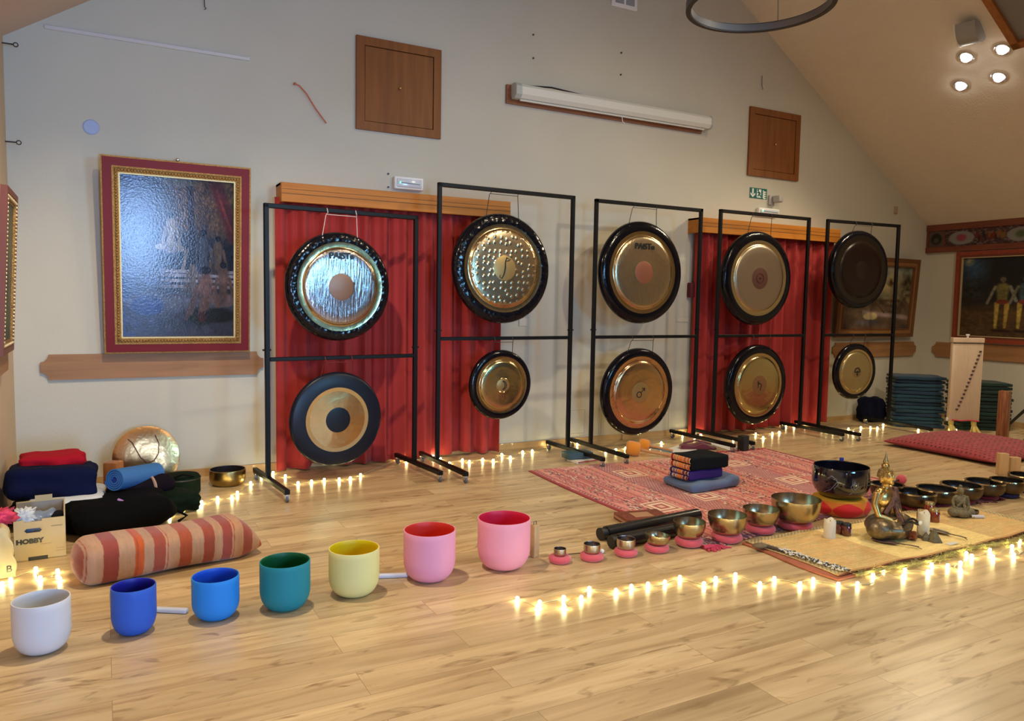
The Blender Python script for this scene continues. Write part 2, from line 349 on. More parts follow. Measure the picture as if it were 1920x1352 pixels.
# pelmets
def pelmet(x0, x1, z0, z1, label):
    mb = MB().rbox((0, -.035, 0), (x1-x0, 0, z1-z0), .004, 1).box((0, 0, 0), (.03, .18, z1-z0)).box((x1-x0-.03, 0, 0), (x1-x0, .18, z1-z0)).box((0, 0, z1-z0-.02), (x1-x0, .18, z1-z0))
    o = mb.build('curtain_pelmet', ply, smooth=0); o.location = (x0, 6.62, z0)
    g = MB().box((.005, -.0375, (z1-z0)*.42), (x1-x0-.005, -.034, (z1-z0)*.45)).box((.005, -.0375, (z1-z0)*.66), (x1-x0-.005, -.034, (z1-z0)*.68)).build('groove', mat('groove_dark', (.16, .07, .02), .7), o, 0)
    return tag(o, label, 'pelmet')
pelmet(1.335, 3.51, 2.315, 2.475, 'long grooved timber pelmet above the wider red curtain')
pelmet(5.93, 8.25, 2.325, 2.492, 'grooved timber pelmet above the red curtain by the escape sign')
redc = mat('red_curtain_cloth', (.35, .021, .021), .85, bump=.25, bscale=300, sheen=.08, var=.06, vscale=3)
def curtain(x0, x1, ztop, nf, seed, label, hem):
    rnd = random.Random(seed); ph = [rnd.uniform(0, 6) for _ in range(6)]
    def fn(u, v):
        x = x0+(x1-x0)*u; a = .55+.45*v
        wob = math.sin(u*nf*2*PI+ph[0]+1.4*math.sin(u*9+ph[1])+.35*v*math.sin(u*5+ph[2]))
        y = 6.70-.048*wob*a-.018*math.sin(u*nf*4.3*PI+ph[3])*(1-.3*v)
        x += .012*math.sin(u*nf*4*PI+ph[4])*v
        return (x, y, ztop*(1-v)+hem(u)*v)
    return tag(grid('curtain', fn, 260, 30, redc, thick=.004), label, 'curtain')
curtain(1.30, 3.46, 2.36, 11, 3, 'wide red curtain reaching the floor behind two gong stands', lambda u: .012+.03*max(0, math.sin(u*9+.3))*(u > .15)*(u < .85))
curtain(5.99, 8.235, 2.36, 11, 9, 'red curtain hanging behind the gong with a sun sign', lambda u: .012+.012*math.sin(u*8)**2)
p = W(1299, 530, 6.7); q = W(1317, 558, 6.7)
o = MB().rbox((0, -.03, 0), (q.x-p.x, .03, p.z-q.z), .006, 2).build('curtain_tieback', mat('maroon_tie', (.10, .006, .012), .7), smooth=30); o.location = (p.x, 6.76, q.z); tag(o, 'dark red tieback box on the wall beside the curtain with the sun sign gong', 'tieback')
# roller screen housing on timber
r = thing('projector_screen', 'long white roller screen case on a dark timber batten', 'screen', (3.545, 6.8, 3.46))
MB().box((0, -.03, 0), (2.52, 0, .18)).build('batten', wood('dark_batten', (.22, .07, .03), (.32, .12, .05), 'x'), r, 0)
mb = MB(); L_ = 2.56
mb.prism([(-.03, .09), (-.03, .16), (-.045, .18), (-.11, .18), (-.14, .15), (-.14, .08), (-.11, .045), (-.05, .045)], .06, L_, 'x')
mb.build('case', mat('white_case', (.72, .72, .66), .45), r, 30)
mb = MB(); mb.prism([(-.028, .085), (-.028, .17), (-.05, .186), (-.115, .186), (-.146, .152), (-.146, .072), (-.115, .038), (-.05, .038)], .045, .11, 'x'); mb.build('end_cap', mat('grey_plastic', (.45, .47, .46), .5), r, 30)
MB().prism([(-.028, .085), (-.028, .17), (-.05, .186), (-.115, .186), (-.146, .152), (-.146, .072), (-.115, .038), (-.05, .038)], L_, L_+.02, 'x').build('end_cap', mat('grey_plastic'), r, 30)
MB().cyl((.12, -.08, .035), (L_-.06, -.08, .035), .011).build('bottom_bar', mat('white_case'), r)
MB().tube([(.25, -.06, .19), (.5, -.05, .215), (.85, -.06, .19)], .008).build('cable', darkm, r)
MB().tube([(1.35, -.09, .03), (1.36, -.09, -.02), (1.39, -.09, -.04)], .004).build('pull_cord', mat('white_plastic', (.8, .8, .8), .4), r)
whitep = mat('white_plastic')
p = W(83, 50, 6.79); q = W(468, 111, 6.79)
o = MB().rbox((0, -.02, 0), (q.x-p.x, 0, .028), .003, 1).build('picture_rail', mat('aluminium', (.78, .80, .84), .3, .6), smooth=0); o.location = (p.x, 6.8, p.z-.014); tag(o, 'slim aluminium picture rail high above the dark blue painting', 'rail')
p = W(171, 238, 6.79); o = MB().lathe([(0, -.006), (.05, -.006), (.058, 0), (0, 0)], 28, M=Rx(-PI/2)).build('cover_plate', mat('blueish_plate', (.38, .45, .68), .5)); o.location = (p.x, 6.797, p.z); tag(o, 'small round bluish cover plate on the wall', 'cover plate')
# white ceiling-high junction plate
a = W(1147, 0, 6.78); b = W(1194, 22, 6.78)
r = thing('vent_plate', 'white plastic vent plate at the top of the gable wall', 'vent', (a.x, 6.8, b.z+.02)); wd = b.x-a.x
MB().rbox((0, -.03, -.02), (wd, 0, .34), .006, 2).build('housing', whitep, r)
MB().box((.04, -.033, .02), (wd*.46, -.029, .3)).box((wd*.54, -.033, .02), (wd-.04, -.029, .3)).build('grille', mat('grille_grey', (.30, .31, .36), .6), r, 0)
# hanging bits and screws
def hook(x, y, label, dz=.1, Y=6.79):
    p = W(x, y, Y); t = MB().tube([(0, -.01, dz), (0, -.012, dz*.3), (0, -.02, 0), (.012, -.02, -.012), (0, -.02, -.022)], .0035, 6).build('wall_hook', darkm); t.location = p; tag(t, label, 'hook')
hook(383, 14, 'thin metal hook hanging at the top of the gable wall', .12)
hook(1427, 165, 'thin metal hook above the smaller hatch', .14)
o = MB().cyl((0, 0, 0), (0, -.04, 0), .012).ball((0, -.045, 0), .018, 12).build('picture_hook', steel); o.location = W(333, 300, 6.75); o.location.y = 6.8; tag(o, 'shiny round hook holding the dark blue painting', 'hook')
for (y, lb) in ((81, 'black eye bolt in the corner by the tan wall, upper one'), (265, 'black eye bolt in the corner by the tan wall, lower one')):
    p = W(10, y, 6.72); o = MB().cyl((-.05, 0, 0), (.03, 0, 0), .005).tube([(.045+.015*math.cos(a*PI/4), 0, .015*math.sin(a*PI/4)) for a in range(8)], .004, 6, closed=True).build('eye_bolt', darkm); o.location = (XL+.04, 6.72, p.z); tag(o, lb, 'bolt', 'eye bolts')
scr = [((1000, 65), 'upper screw of the pair above the roller screen end cap'), ((1000, 109), 'lower screw of the pair above the roller screen end cap'), ((1165, 99), 'upper screw of the pair above the middle of the roller screen'), ((1164, 140), 'lower screw of the pair above the middle of the roller screen'),
       ((728, 326), 'screw plug beside the emergency light over the wide curtain, upper'), ((728, 351), 'screw plug beside the emergency light over the wide curtain, lower')]
s0 = None
for (x, y), lb in scr:
    p = W(x, y, 6.795)
    if s0 is None: s0 = MB().cyl((0, .006, 0), (0, -.006, 0), .009, n=10).build('wall_screw', darkm)
    s = s0 if s0.get('label') is None else s0.copy()
    if s is not s0: COL.objects.link(s)
    s.location = p; tag(s, lb, 'screw', 'screws in the gable wall')
pts = [W(x, y, 6.78) for x, y in ((553, 157), (562, 161), (575, 176), (592, 204), (612, 231))]
o = MB().tube(pts, .006, 8).ball(pts[0], .012, 10).build('electric_wire', mat('orange_wire', (.55, .13, .07), .5)); tag(o, 'short orange wire sticking out of the wall', 'wire')
# emergency lights
def emlight(a, b, label):
    p = W(*a, 6.78); q = W(*b, 6.78); r = thing('emergency_light', label, 'light', (p.x, 6.8, q.z)); wd = q.x-p.x; h = p.z-q.z
    MB().rbox((0, -.05, 0), (wd, 0, h), .012, 3).build('housing', whitep, r)
    MB().rbox((.02, -.06, .02), (wd-.02, -.045, h-.02), .01, 2).build('diffuser', mat('diffuser', (.62, .64, .72), .15), r)
    MB().cyl((.04, -.061, h*.52), (wd-.04, -.061, h*.45), .004).build('tube', mat('tube_dark', (.2, .3, .35), .2), r)
    MB().ball((.05, -.063, h*.5), .008, 8).build('indicator', mat('green_led', (.1, .9, .4), .4, emit=3), r)
emlight((738, 330), (792, 359), 'white emergency light just above the long pelmet')
emlight((1420, 389), (1458, 406), 'white emergency light below the green escape sign')
# escape sign
p = W(1407, 351, 6.79); q = W(1438, 374, 6.79); wd = q.x-p.x; h = p.z-q.z
r = thing('exit_sign', 'green escape route sign with arrow, running figure and flames', 'sign', (p.x, 6.8, q.z))
MB().box((0, -.006, 0), (wd, 0, h)).build('plate', mat('sign_green', (.0, .13, .11), .4), r, 0)
mb = MB(); U = wd/3
stroke(mb, [(U*.5, h*.92), (U*.5, h*.4)], U*.26, -.008, -.006)
mb.prism([(U*.08, h*.52), (U*.5, h*.30), (U*.92, h*.52), (U*.92, h*.36), (U*.5, h*.08), (U*.08, h*.36)], -.008, -.006)
mb.box((U*1.2, -.008, h*.1), (U*1.95, -.006, h*.9))
for k in range(4): stroke(mb, [(U*2.25, h*(.82-.2*k)), (U*2.5, h*(.66-.2*k)), (U*2.85, h*(.70-.2*k))], [.012, .022, .006], -.008, -.006)
mb.build('white_symbols', mat('sign_white', (.8, .85, .82), .5), r, 0)
mb = MB(); stroke(mb, [(U*1.5, h*.68), (U*1.62, h*.42), (U*1.9, h*.2)], .018, -.0095, -.008); stroke(mb, [(U*1.6, h*.45), (U*1.35, h*.2)], .016, -.0095, -.008); stroke(mb, [(U*1.25, h*.52), (U*1.5, h*.64), (U*1.85, h*.5)], .013, -.0095, -.008)
mb.prism(arc(U*1.4, h*.8, .014, 0, 330, 10), -.0095, -.008); mb.build('running_figure', mat('sign_green'), r, 0)
p = W(1452, 375, 6.75)
r = thing('motion_sensor', 'grey motion sensor on a bracket beside the escape sign', 'sensor', (p.x, 6.8, p.z))
gp = mat('sensor_grey', (.42, .40, .39), .5)
MB().rbox((-.06, -.03, -.06), (0, 0, .06), .01).build('bracket', gp, r); MB().rbox((-.04, -.13, -.03), (.06, -.03, .05), .018, M=Rz(.3)).build('head', gp, r)
p = W(1680, 394, 6.79); o = MB().rbox((-.03, -.02, -.05), (.03, 0, .05), .006).build('wall_button', mat('tan_plastic', (.40, .30, .20), .5)); o.location = (p.x, 6.8, p.z); tag(o, 'small tan button plate near the low end of the slope', 'button')
p = W(982, 604, 6.79); o = MB().rbox((-.055, -.012, -.04), (.055, 0, .04), .004).build('wall_socket', mat('socket_cream', (.62, .56, .47), .5)); o.location = (p.x, 6.8, p.z); tag(o, 'cream socket plate under the dimpled gong', 'socket')
p = W(1280, 600, 6.79); o = MB().rbox((-.09, -.01, -.025), (.09, 0, .025), .004).build('wall_socket', mat('socket_cream')); o.location = (p.x, 6.8, p.z); tag(o, 'cream double socket strip beside the second curtain', 'socket')
# flush access panels
for a, b, lb in (((1065, 766), (1098, 815), 'flush access panel in the wall between two gong stands, low down'), ((1124, 764), (1255, 812), 'wide flush access panel low behind the gong with a mars sign')):
    p = W(*a, 6.795); q = W(*b, 6.795); wd = q.x-p.x; h = p.z-q.z
    r = thing('access_panel', lb, 'panel', (p.x, 6.8, q.z))
    MB().rbox((0, -.008, 0), (wd, 0, h), .002, 1).build('cover', cream, r, 0)
    MB().box((.02, -.010, .02), (wd-.02, -.0075, .024)).box((.02, -.010, h-.024), (wd-.02, -.0075, h-.02)).box((.02, -.010, .02), (.024, -.0075, h-.02)).box((wd-.024, -.010, .02), (wd-.02, -.0075, h-.02)).build('seam', mat('seam', (.40, .36, .29), .8), r, 0)
# ---------------------------------------------------------------- paintings
def ell(U, V, cx, cy, rx, ry, soft=.25, rot=0):
    c, s = math.cos(rot), math.sin(rot); x = (U-cx); y = (V-cy); a = (x*c+y*s)/rx; b = (-x*s+y*c)/ry
    return np.clip((1-np.sqrt(a*a+b*b))/soft, 0, 1)
def seg(U, V, x0, y0, x1, y1, r0, r1=None, soft=.4):
    r1 = r1 or r0; dx, dy = x1-x0, y1-y0; t = np.clip(((U-x0)*dx+(V-y0)*dy)/(dx*dx+dy*dy), 0, 1)
    d = np.hypot(U-x0-t*dx, V-y0-t*dy)/(r0+(r1-r0)*t); return np.clip((1-d)/soft, 0, 1)
def nz(U, V, f, seed=0, oct=4):
    r = np.zeros_like(U); rs = np.random.RandomState(seed); amp = 1; tot = 0
    for o_ in range(oct):
        g = rs.rand(64, 64); x = (U*f) % 63; y = (V*f) % 63; i = x.astype(int); j = y.astype(int); a = x-i; b = y-j; a = a*a*(3-2*a); b = b*b*(3-2*b)
        r += amp*((g[j, i]*(1-a)+g[j, i+1]*a)*(1-b)+(g[j+1, i]*(1-a)+g[j+1, i+1]*a)*b); tot += amp; amp *= .55; f *= 2.1
    return r/tot
def mixc(C, m, col): m = m[:, None]; return C*(1-m)+np.array(col)*m
def paint_court(U, V):
    n1 = nz(U, V, 7, 1); n2 = nz(U, V, 30, 2); C = np.tile([.10, .095, .14], (len(U), 1))
    C = mixc(C, np.clip((U-.22)*3, 0, 1)*np.clip((.42-V)*8, 0, 1), (.30, .22, .16))
    C = mixc(C, (nz(U, V, 62, 5, 2) > .55)*np.clip((U-.3)*4, 0, 1)*np.clip((.40-V)*9, 0, 1)*.55, (.50, .38, .24))
    C = mixc(C, seg(U, V, .60, .02, .62, .5, .035, soft=.3)*.9, (.15, .09, .10))
    C = mixc(C, np.clip((.20-np.abs(U-.02-.5*(.38-V)))*8, 0, 1)*np.clip((.36-V)*8, 0, 1), (.14, .11, .22))
    C = mixc(C, seg(U, V, .82, 0, 1.0, .34, .07)*.9, (.32, .12, .12)); C = mixc(C, seg(U, V, .84, .06, .98, .32, .012)*.7, (.5, .22, .18))
    C = mixc(C, ell(U, V, .5, .02, .2, .035), (.36, .34, .30))
    C = mixc(C, np.clip((V-.56)*20, 0, 1), (.16, .17, .24))
    for y in (.58, .605, .64, .675): C = mixc(C, (np.abs(V-y) < .010)*np.clip((U-.27)*8, 0, 1)*.85, (.60, .60, .68))
    C = mixc(C, np.clip((V-.72)*14, 0, 1), (.20, .22, .29)); C = mixc(C, np.clip((.10-np.abs(V-.77)-.12*np.abs(U-.45))*12, 0, 1)*.6, (.50, .52, .60))
    def person(x, y, s, skin, cloth, lean=0):
        nonlocal C
        C = mixc(C, ell(U, V, x-lean*.3*s, y+.20*s, .34*s, .13*s), cloth); C = mixc(C, seg(U, V, x, y-.20*s, x-lean*.2*s, y+.14*s, .155*s, .11*s), skin)
        C = mixc(C, seg(U, V, x-.15*s, y-.14*s, x-.22*s-lean*.2*s, y+.16*s, .045*s), skin); C = mixc(C, seg(U, V, x+.15*s, y-.14*s, x+.22*s, y+.12*s, .045*s), skin)
        C = mixc(C, ell(U, V, x, y-.33*s, .085*s, .075*s), [k*.9 for k in skin]); C = mixc(C, ell(U, V, x, y-.37*s, .09*s, .06*s), (.08, .06, .08))
    person(.43, .36, .34, (.50, .47, .44), (.40, .38, .40)); C = mixc(C, seg(U, V, .50, .43, .57, .45, .022), (.5, .46, .42)); C = mixc(C, seg(U, V, .57, .45, .53, .57, .016), (.5, .46, .42)); C = mixc(C, ell(U, V, .33, .43, .05, .02), (.55, .53, .5))
    person(.72, .47, .38, (.26, .27, .34), (.18, .2, .3)); person(.85, .49, .34, (.33, .27, .22), (.2, .16, .14)); person(.62, .63, .30, (.38, .34, .32), (.34, .30, .28)); person(.90, .68, .40, (.36, .28, .26), (.40, .34, .36))
    person(.25, .60, .22, (.30, .28, .34), (.2, .25, .42)); person(.74, .76, .52, (.40, .30, .28), (.10, .14, .14), .2)
    C = mixc(C, seg(U, V, .65, .70, .56, .88, .028, .02), (.38, .30, .28)); C = mixc(C, ell(U, V, .86, .86, .17, .055), (.08, .10, .11)); C = mixc(C, ell(U, V, .70, .87, .05, .04), (.24, .12, .10))
    C = mixc(C, ell(U, V, .22, .80, .16, .07), (.12, .22, .48)); C *= (.62+.7*n1*(.6+.6*n2))[:, None]; C = mixc(C, np.clip(nz(U, V, 14, 31)*3-1.2, 0, 1)*np.clip(1-U*2.6, 0, 1)*.7, (.10, .22, .52)); C[:, 2] += .05*np.clip(1-U*2.2, 0, 1)  # blue window glare speckled into the paint, fading across the canvas
    C *= (.75+.5*nz(U, V, 46, 41, 3))[:, None]; return C*.85
def paint_shore(U, V):
    n = nz(U, V, 9, 4); C = np.tile([.42, .40, .30], (len(U), 1)); C = mixc(C, np.clip((.25-V)*5, 0, 1)*np.clip(n*2-.4, 0, 1), (.38, .46, .50)); C = mixc(C, np.clip((n-.50)*7, 0, 1)*np.clip(1.1-V, 0, 1)*.5, (.50, .42, .26))
    C = mixc(C, np.clip((V-.52)*9, 0, 1), (.30, .24, .19))
    for x, y, rx, ry in ((.1, .3, .18, .4), (.55, .58, .3, .09), (.93, .35, .12, .4), (.68, .25, .07, .09), (.8, .62, .2, .2), (.4, .5, .2, .12)): C = mixc(C, ell(U, V, x, y, rx, ry, .6)*np.clip(nz(U, V, 22, 7)*2.2-.5, 0, 1), (.18, .13, .08))
    C = mixc(C, np.clip((.05-np.abs(V-.76-.12*(U-.5)))*30, 0, 1)*(U > .3), (.44, .38, .36)); C = mixc(C, ell(U, V, .42, .80, .12, .07), (.60, .54, .40)); C = mixc(C, ell(U, V, .40, .90, .2, .05), (.30, .27, .28)); C = mixc(C, seg(U, V, .48, .58, .62, .74, .012), (.22, .15, .1))
    return C*(.8+.9*n)[:, None]
def paint_pair(U, V):
    n = nz(U, V, 8, 11); C = np.tile([.05, .06, .07], (len(U), 1)); C = mixc(C, ell(U, V, .10, .12, .17, .3, .8), (.15, .24, .33)); C = mixc(C, ell(U, V, .05, .04, .06, .08, .8), (.5, .5, .42))
    C = mixc(C, np.clip((V-.52)*6, 0, 1), (.28, .20, .10)); C = mixc(C, ell(U, V, .95, .60, .25, .08, .8), (.42, .32, .10)); C = mixc(C, ell(U, V, .1, .42, .18, .18, .9)*np.clip(nz(U, V, 26, 3)*2-.5, 0, 1), (.22, .22, .18))
    for x, c1 in ((.34, (.36, .34, .18)), (.52, (.20, .27, .30))):
        C = mixc(C, ell(U, V, x, .27, .05, .06, .7), (.12, .12, .14)); C = mixc(C, ell(U, V, x, .285, .027, .04), (.32, .30, .26)); C = mixc(C, seg(U, V, x, .38, x, .55, .07, .05), c1)
        C = mixc(C, seg(U, V, x-.06, .37, x-.12, .58, .016), (.40, .38, .32)); C = mixc(C, seg(U, V, x+.06, .37, x+.11, .55, .018), (.42, .42, .40)); C = mixc(C, seg(U, V, x-.04, .58, x-.045, .88, .026, .015), (.60, .52, .24)); C = mixc(C, seg(U, V, x+.04, .58, x+.03, .88, .026, .015), (.58, .48, .22))
        C = mixc(C, ell(U, V, x, .56, .06, .035), (.40, .16, .12)); C = mixc(C, ell(U, V, x, .92, .09, .02), (.12, .06, .05))
    C = mixc(C, np.clip(nz(U, V, 34, 13, 3)*4-2.3, 0, 1)*np.clip(U*3-1.9, 0, 1)*.5, (.5, .42, .2)); return C*(.5+.5*n+.6*nz(U, V, 40, 17, 2))[:, None]
def paint_dim(U, V): n = nz(U, V, 6, 21); C = np.tile([.38, .36, .26], (len(U), 1)); C = mixc(C, ell(U, V, .5, .6, .3, .3, .8), (.24, .22, .22)); C = mixc(C, np.clip((V-.8)*5, 0, 1), (.16, .20, .16)); return C*(.6+.7*n)[:, None]
def paint_frieze(U, V):
    n = nz(U*5, V*.7, 26, 6, 3); C = np.tile([.34, .18, .17], (len(U), 1)); C = mixc(C, np.clip(n*5-2.2, 0, 1), (.50, .42, .40)); C = mixc(C, np.clip(nz(U*6, V, 22, 9, 2)*5-2.6, 0, 1)*.7, (.12, .10, .12))
    C = mixc(C, (U < .065)*1., (.42, .32, .28)); C = mixc(C, ell(U, V, .033, .5, .025, .38), (.14, .12, .12)); C = mixc(C, ell(U, V, .033, .6, .012, .18), (.32, .28, .24))
    rs = np.random.RandomState(5)
    for k in range(5):
        x = .133+.215*k; C = mixc(C, ell(U, V, x, .52, .052, .42, .12), (.60, .59, .58)); C = mixc(C, ell(U, V, x, .5, .026, .26, .5), [(.66, .26, .38), (.34, .42, .26)][k % 2])
        for j in range(14): C = mixc(C, ell(U, V, x+.06+.0075*j, .35+.3*rs.rand(), .007, .22, .4), [(.42, .14, .06), (.55, .36, .16), (.14, .10, .12), (.5, .1, .08)][rs.randint(4)])
    return C*.8
canv = mat('painted_canvas', (.5, .5, .5), .15, vcol=True, bump=.5, bscale=70, bdist=.0012, spec=.35)
canv_m = mat('painted_canvas_matt', (.5, .5, .5), .55, vcol=True, bump=.2, bscale=55, bdist=.003)
def frame_moulding(w_, h_, bands, depth):
    """bands: list of (width, material index, front y) from outside in"""
    mb = MB(); o0 = 0
    for bw, mi, fy in bands:
        a = o0; b = o0+bw
        for lo, hi in (((a, a), (b, h_-a)), ((w_-b, a), (w_-a, h_-a)), ((b, a), (w_-b, b)), ((b, h_-b), (w_-b, h_-a))): mb.box((lo[0], -fy, lo[1]), (hi[0], 0, hi[1]), mi)
        o0 = b
    return mb, o0
def beads(w_, h_, inset, r, step, y, m, parent, name='carved_beading'):
    mb = MB(); x = inset
    while x < w_-inset: mb.ball((x, -y, inset), r, 6); mb.ball((x, -y, h_-inset), r, 6); x += step
    z = inset
    while z < h_-inset: mb.ball((inset, -y, z), r, 6); mb.ball((w_-inset, -y, z), r, 6); z += step
    mb.build(name, m, parent)
gilt = mat('gilt', (.36, .19, .05), .42, .55, bump=.6, bscale=120, var=.25, vscale=60)
crim = mat('crimson_lacquer', (.16, .008, .010), .45, spec=.2)
def painting(label, w_, h_, bands, mats_, paint, cm, loc, rot, nx, beadspec=None, name='framed_painting', cat='painting'):
    r = thing(name, label, cat, loc, rot=rot)
    mb, ins = frame_moulding(w_, h_, bands, .05); mb.build('frame', mats_, r, 0)
    if beadspec: beads(w_, h_, *beadspec[:4], beadspec[4], r)
    ny = int(nx*(h_-2*ins)/(w_-2*ins))
    grid('canvas', lambda u, v: (ins-.004+(w_-2*ins+.008)*u, -.018, h_-ins+.004-(h_-2*ins+.008)*v), nx, ny, cm, r, 0, paint)
    MB().box((ins-.01, -.012, ins-.01), (w_-ins+.01, -.002, h_-ins+.01)).build('backing', mat('backing_board', (.3, .2, .12), .8), r, 0)
    return r
brownf = wood('brown_frame', (.12, .045, .018), (.20, .085, .032), 'z', 1, .45)
w1, h1 = 1.085, 1.515; tl = math.atan2(.13, 1.5)
painting('large dark blue painting of a royal court in a crimson and gilt frame', w1, h1, [(.012, 1, .045), (.062, 0, .052), (.012, 1, .058), (.034, 1, .044), (.010, 2, .04)], [crim, gilt, mat('pale_gilt', (.62, .46, .2), .4, .4)], paint_court, canv,
         (.006, 6.745, 1.055), (tl, 0, 0), 230, (.102, .010, .022, .05, gilt))
painting('painting of a pale shore scene in a brown frame behind the furthest stand', 1.60, 1.07, [(.05, 0, .05), (.05, 1, .042), (.015, 0, .05)], [brownf, mat('brown_gilt', (.32, .15, .05), .5, .2)], paint_shore, canv_m, (8.40, 6.76, 1.120), (math.atan2(.06, 1.07), 0, 0), 160)
painting('painting of two standing figures in yellow trousers, dark red frame', 1.75, 1.22, [(.05, 0, .05), (.03, 1, .045), (.010, 2, .05)], [mat('dark_red_frame', (.26, .045, .02), .5, var=.2, vscale=20), mat('red_brown', (.16, .04, .02), .5), mat('pale_line', (.5, .38, .22), .5)], paint_pair, canv_m, (10.34, 6.34, 1.07), (0, 0, -PI/2), 170)
painting('gilt framed painting seen edge-on at the tan side wall', .62, .99, [(.035, 0, .036), (.030, 1, .030), (.012, 2, .023)], [mat('red_brown'), gilt, gilt], paint_dim, canv_m, (-.552, 5.29, 1.142), (math.radians(2.9), 0, PI/2), 60, (.052, .009, .024, .032, mat('pearl_gold', (.85, .70, .42), .25, .7)))
o = MB().prism([(0, .03), (.03, 0), (.60, 0), (.63, .03), (.63, .13), (0, .13)], -.05, 0).build('picture_shelf', oakh, smooth=0); o.location = (XL, 5.29, 1.01); o.rotation_euler = (0, 0, PI/2); tag(o, 'oak ledge under the gilt painting on the tan wall', 'shelf')
r = thing('painted_frieze', 'long painted frieze with pink lotus medallions at the top of the low wall', 'frieze', (10.35, 6.795, 2.30))
MB().box((0, -.05, .30), (3.6, 0, .385)).box((0, -.05, 0), (3.6, 0, .075)).box((0, -.04, .07), (.03, 0, .31)).box((.245, -.04, .07), (.262, 0, .31)).build('frame', wood('frieze_wood', (.13, .035, .018), (.2, .06, .03), 'x'), r, 0)
grid('painted_band', lambda u, v: (.02+3.56*u, -.03, .302-.23*v), 700, 46, mat('frieze_paint', (.5, .5, .5), .7, vcol=True), r, 0, paint_frieze)
r.rotation_euler = (0, 0, -PI/2)
# ---------------------------------------------------------------- ring lamp, ceiling spots, wall washer
C_ = Vector((2.97, 2.92, 3.035))
r = thing('ring_pendant', 'thin black ring pendant lamp hanging from the roof', 'lamp', C_)
R_ = .355
def ringfn(v): return v
MB().lathe([(R_-.012, -.022), (R_+.012, -.022), (R_+.012, .022), (R_-.012, .022), (R_-.012, -.022)], 72).build('ring', mat('black_matt', (.012, .012, .013), .5), r, 40)
MB().lathe([(R_-.016, -.016), (R_-.0125, -.018), (R_-.0125, .018), (R_-.016, .016), (R_-.016, -.016)], 72).build('inner_diffuser', mat('milky', (.10, .09, .09), .5), r, 40)
mb = MB(); zc = zl(C_.x)-C_.z
for k in range(3): a = k*2*PI/3+.5; mb.tube([(R_*math.cos(a), R_*math.sin(a), .02), (.04*math.cos(a), .04*math.sin(a), zc-.02)], .002, 6)
mb.build('cable', darkm, r); MB().cyl((0, 0, zc-.05), (0, 0, zc+.04), .07).build('ceiling_rose', mat('black_matt'), r)
def on_slope(x, y, off=0):
    d = ray(x, y); n = Vector((SL, 0, 1)); t = (2.707+SL*10.27-off-EYE)/d.dot(n); return Vector((0, 0, EYE))+d*t
nS = Vector((-SL, 0, -1)).normalized(); qS = nS.to_track_quat('Z', 'Y').to_matrix().to_4x4()
for (x, y), lb in (((1812, 107), 'round ceiling spot nearest the grey loudspeaker'), ((1880, 92), 'round ceiling spot nearest the roof window'), ((1802, 160), 'round ceiling spot, lower one of the four, towards the gable wall'), ((1873, 144), 'round ceiling spot, lower one of the four, away from the gable wall')):
    p = on_slope(x, y, .0)
    r = thing('ceiling_spotlight', lb, 'lamp', p, group='four ceiling spots')
    MB().lathe([(.052, .0), (.075, 0), (.078, .010), (.070, .018), (.052, .012), (.052, 0)], 32, M=qS).build('trim_ring', steel, r, 40)
    MB().ball(nS*.004, .050, 20).build('bulb', mat('spot_bulb', (1, 1, 1), .4, emit=30, ecol=(1, .93, .82)), r)
    light('spot_glow', 'SPOT', p+nS*.07, 62, WARM, .04, p+nS*.07+Vector((-.40, -.2, -1)))
p = on_slope(1836, 46)
r = thing('wall_washer', 'grey curved loudspeaker on the slope beside the spotlights', 'loudspeaker', p, rot=(0, 0, .2))
MB().prism(arc(0, 0, .17, 180, 360, 16), -.02, .16).build('shell', mat('washer_grey', (.30, .30, .30), .5), r, 30)
MB().prism(arc(0, 0, .175, 180, 360, 16), .16, .175).build('trim_ring', mat('white_case'), r, 30)
# ================================================================ gong stands
blk = mat('black_powder_coat', (.004, .004, .005), .42, spec=.22)
rub = mat('rubber_grey', (.10, .11, .14), .5)
def stand(label, x0, y0, x1, y1, h, hc, front, back, label_side=None):
    """posts at (x0,y0) and (x1,y1); bars run towards and away from the wall"""
    c = Vector(((x0+x1)/2, (y0+y1)/2, 0)); L_ = math.hypot(x1-x0, y1-y0); a = math.atan2(y1-y0, x1-x0)
    r = thing('gong_stand', label, 'stand', c, a, group='black gong stands in front of the gable wall')
    t = .018; hz = .105
    for s in (-1, 1):
        x = s*L_/2
        MB().rbox((x-t, -t, hz-.01), (x+t, t, h), .004, 1).build('post', blk, r, 30)
        MB().ball((x, 0, h*.62), .010, 8).ball((x, 0, h*.62), .006, 8).cyl((x-.03*s, 0, hc+.06), (x+.035*s, 0, hc+.06), .007).build('locking_pin', blk, r)
        MB().rbox((x-t*1.1, -front, hz-.045), (x+t*1.1, back, hz-.008), .004, 1).build('base_bar', blk, r, 30)
        for yy in (-front+.03, back-.03):
            cst = MB().cyl((x, yy, hz-.045), (x, yy, hz-.055), .022).box((x-.014, yy-.022, .025), (x-.010, yy+.018, .055)).box((x+.010, yy-.022, .025), (x+.014, yy+.018, .055)).box((x-.014, yy-.02, .048), (x+.014, yy+.018, .055)).build('caster', steel, r, 30)
            MB().cyl((x-.009, yy-.008, .025), (x+.009, yy-.008, .025), .025, n=18).build('wheel', rub, cst, 40)
    MB().rbox((-L_/2-t, -t, h-.036), (L_/2+t, t, h), .004, 1).build('top_bar', blk, r, 30)
    MB().rbox((-L_/2+t, -t*.9, hc-.03), (L_/2-t, t*.9, hc+.002), .004, 1).build('cross_bar', blk, r, 30)
    return r
bronze = lambda n, col=(.60, .42, .22), rough=.30, **k: mat(n, col, rough, 1., **k)
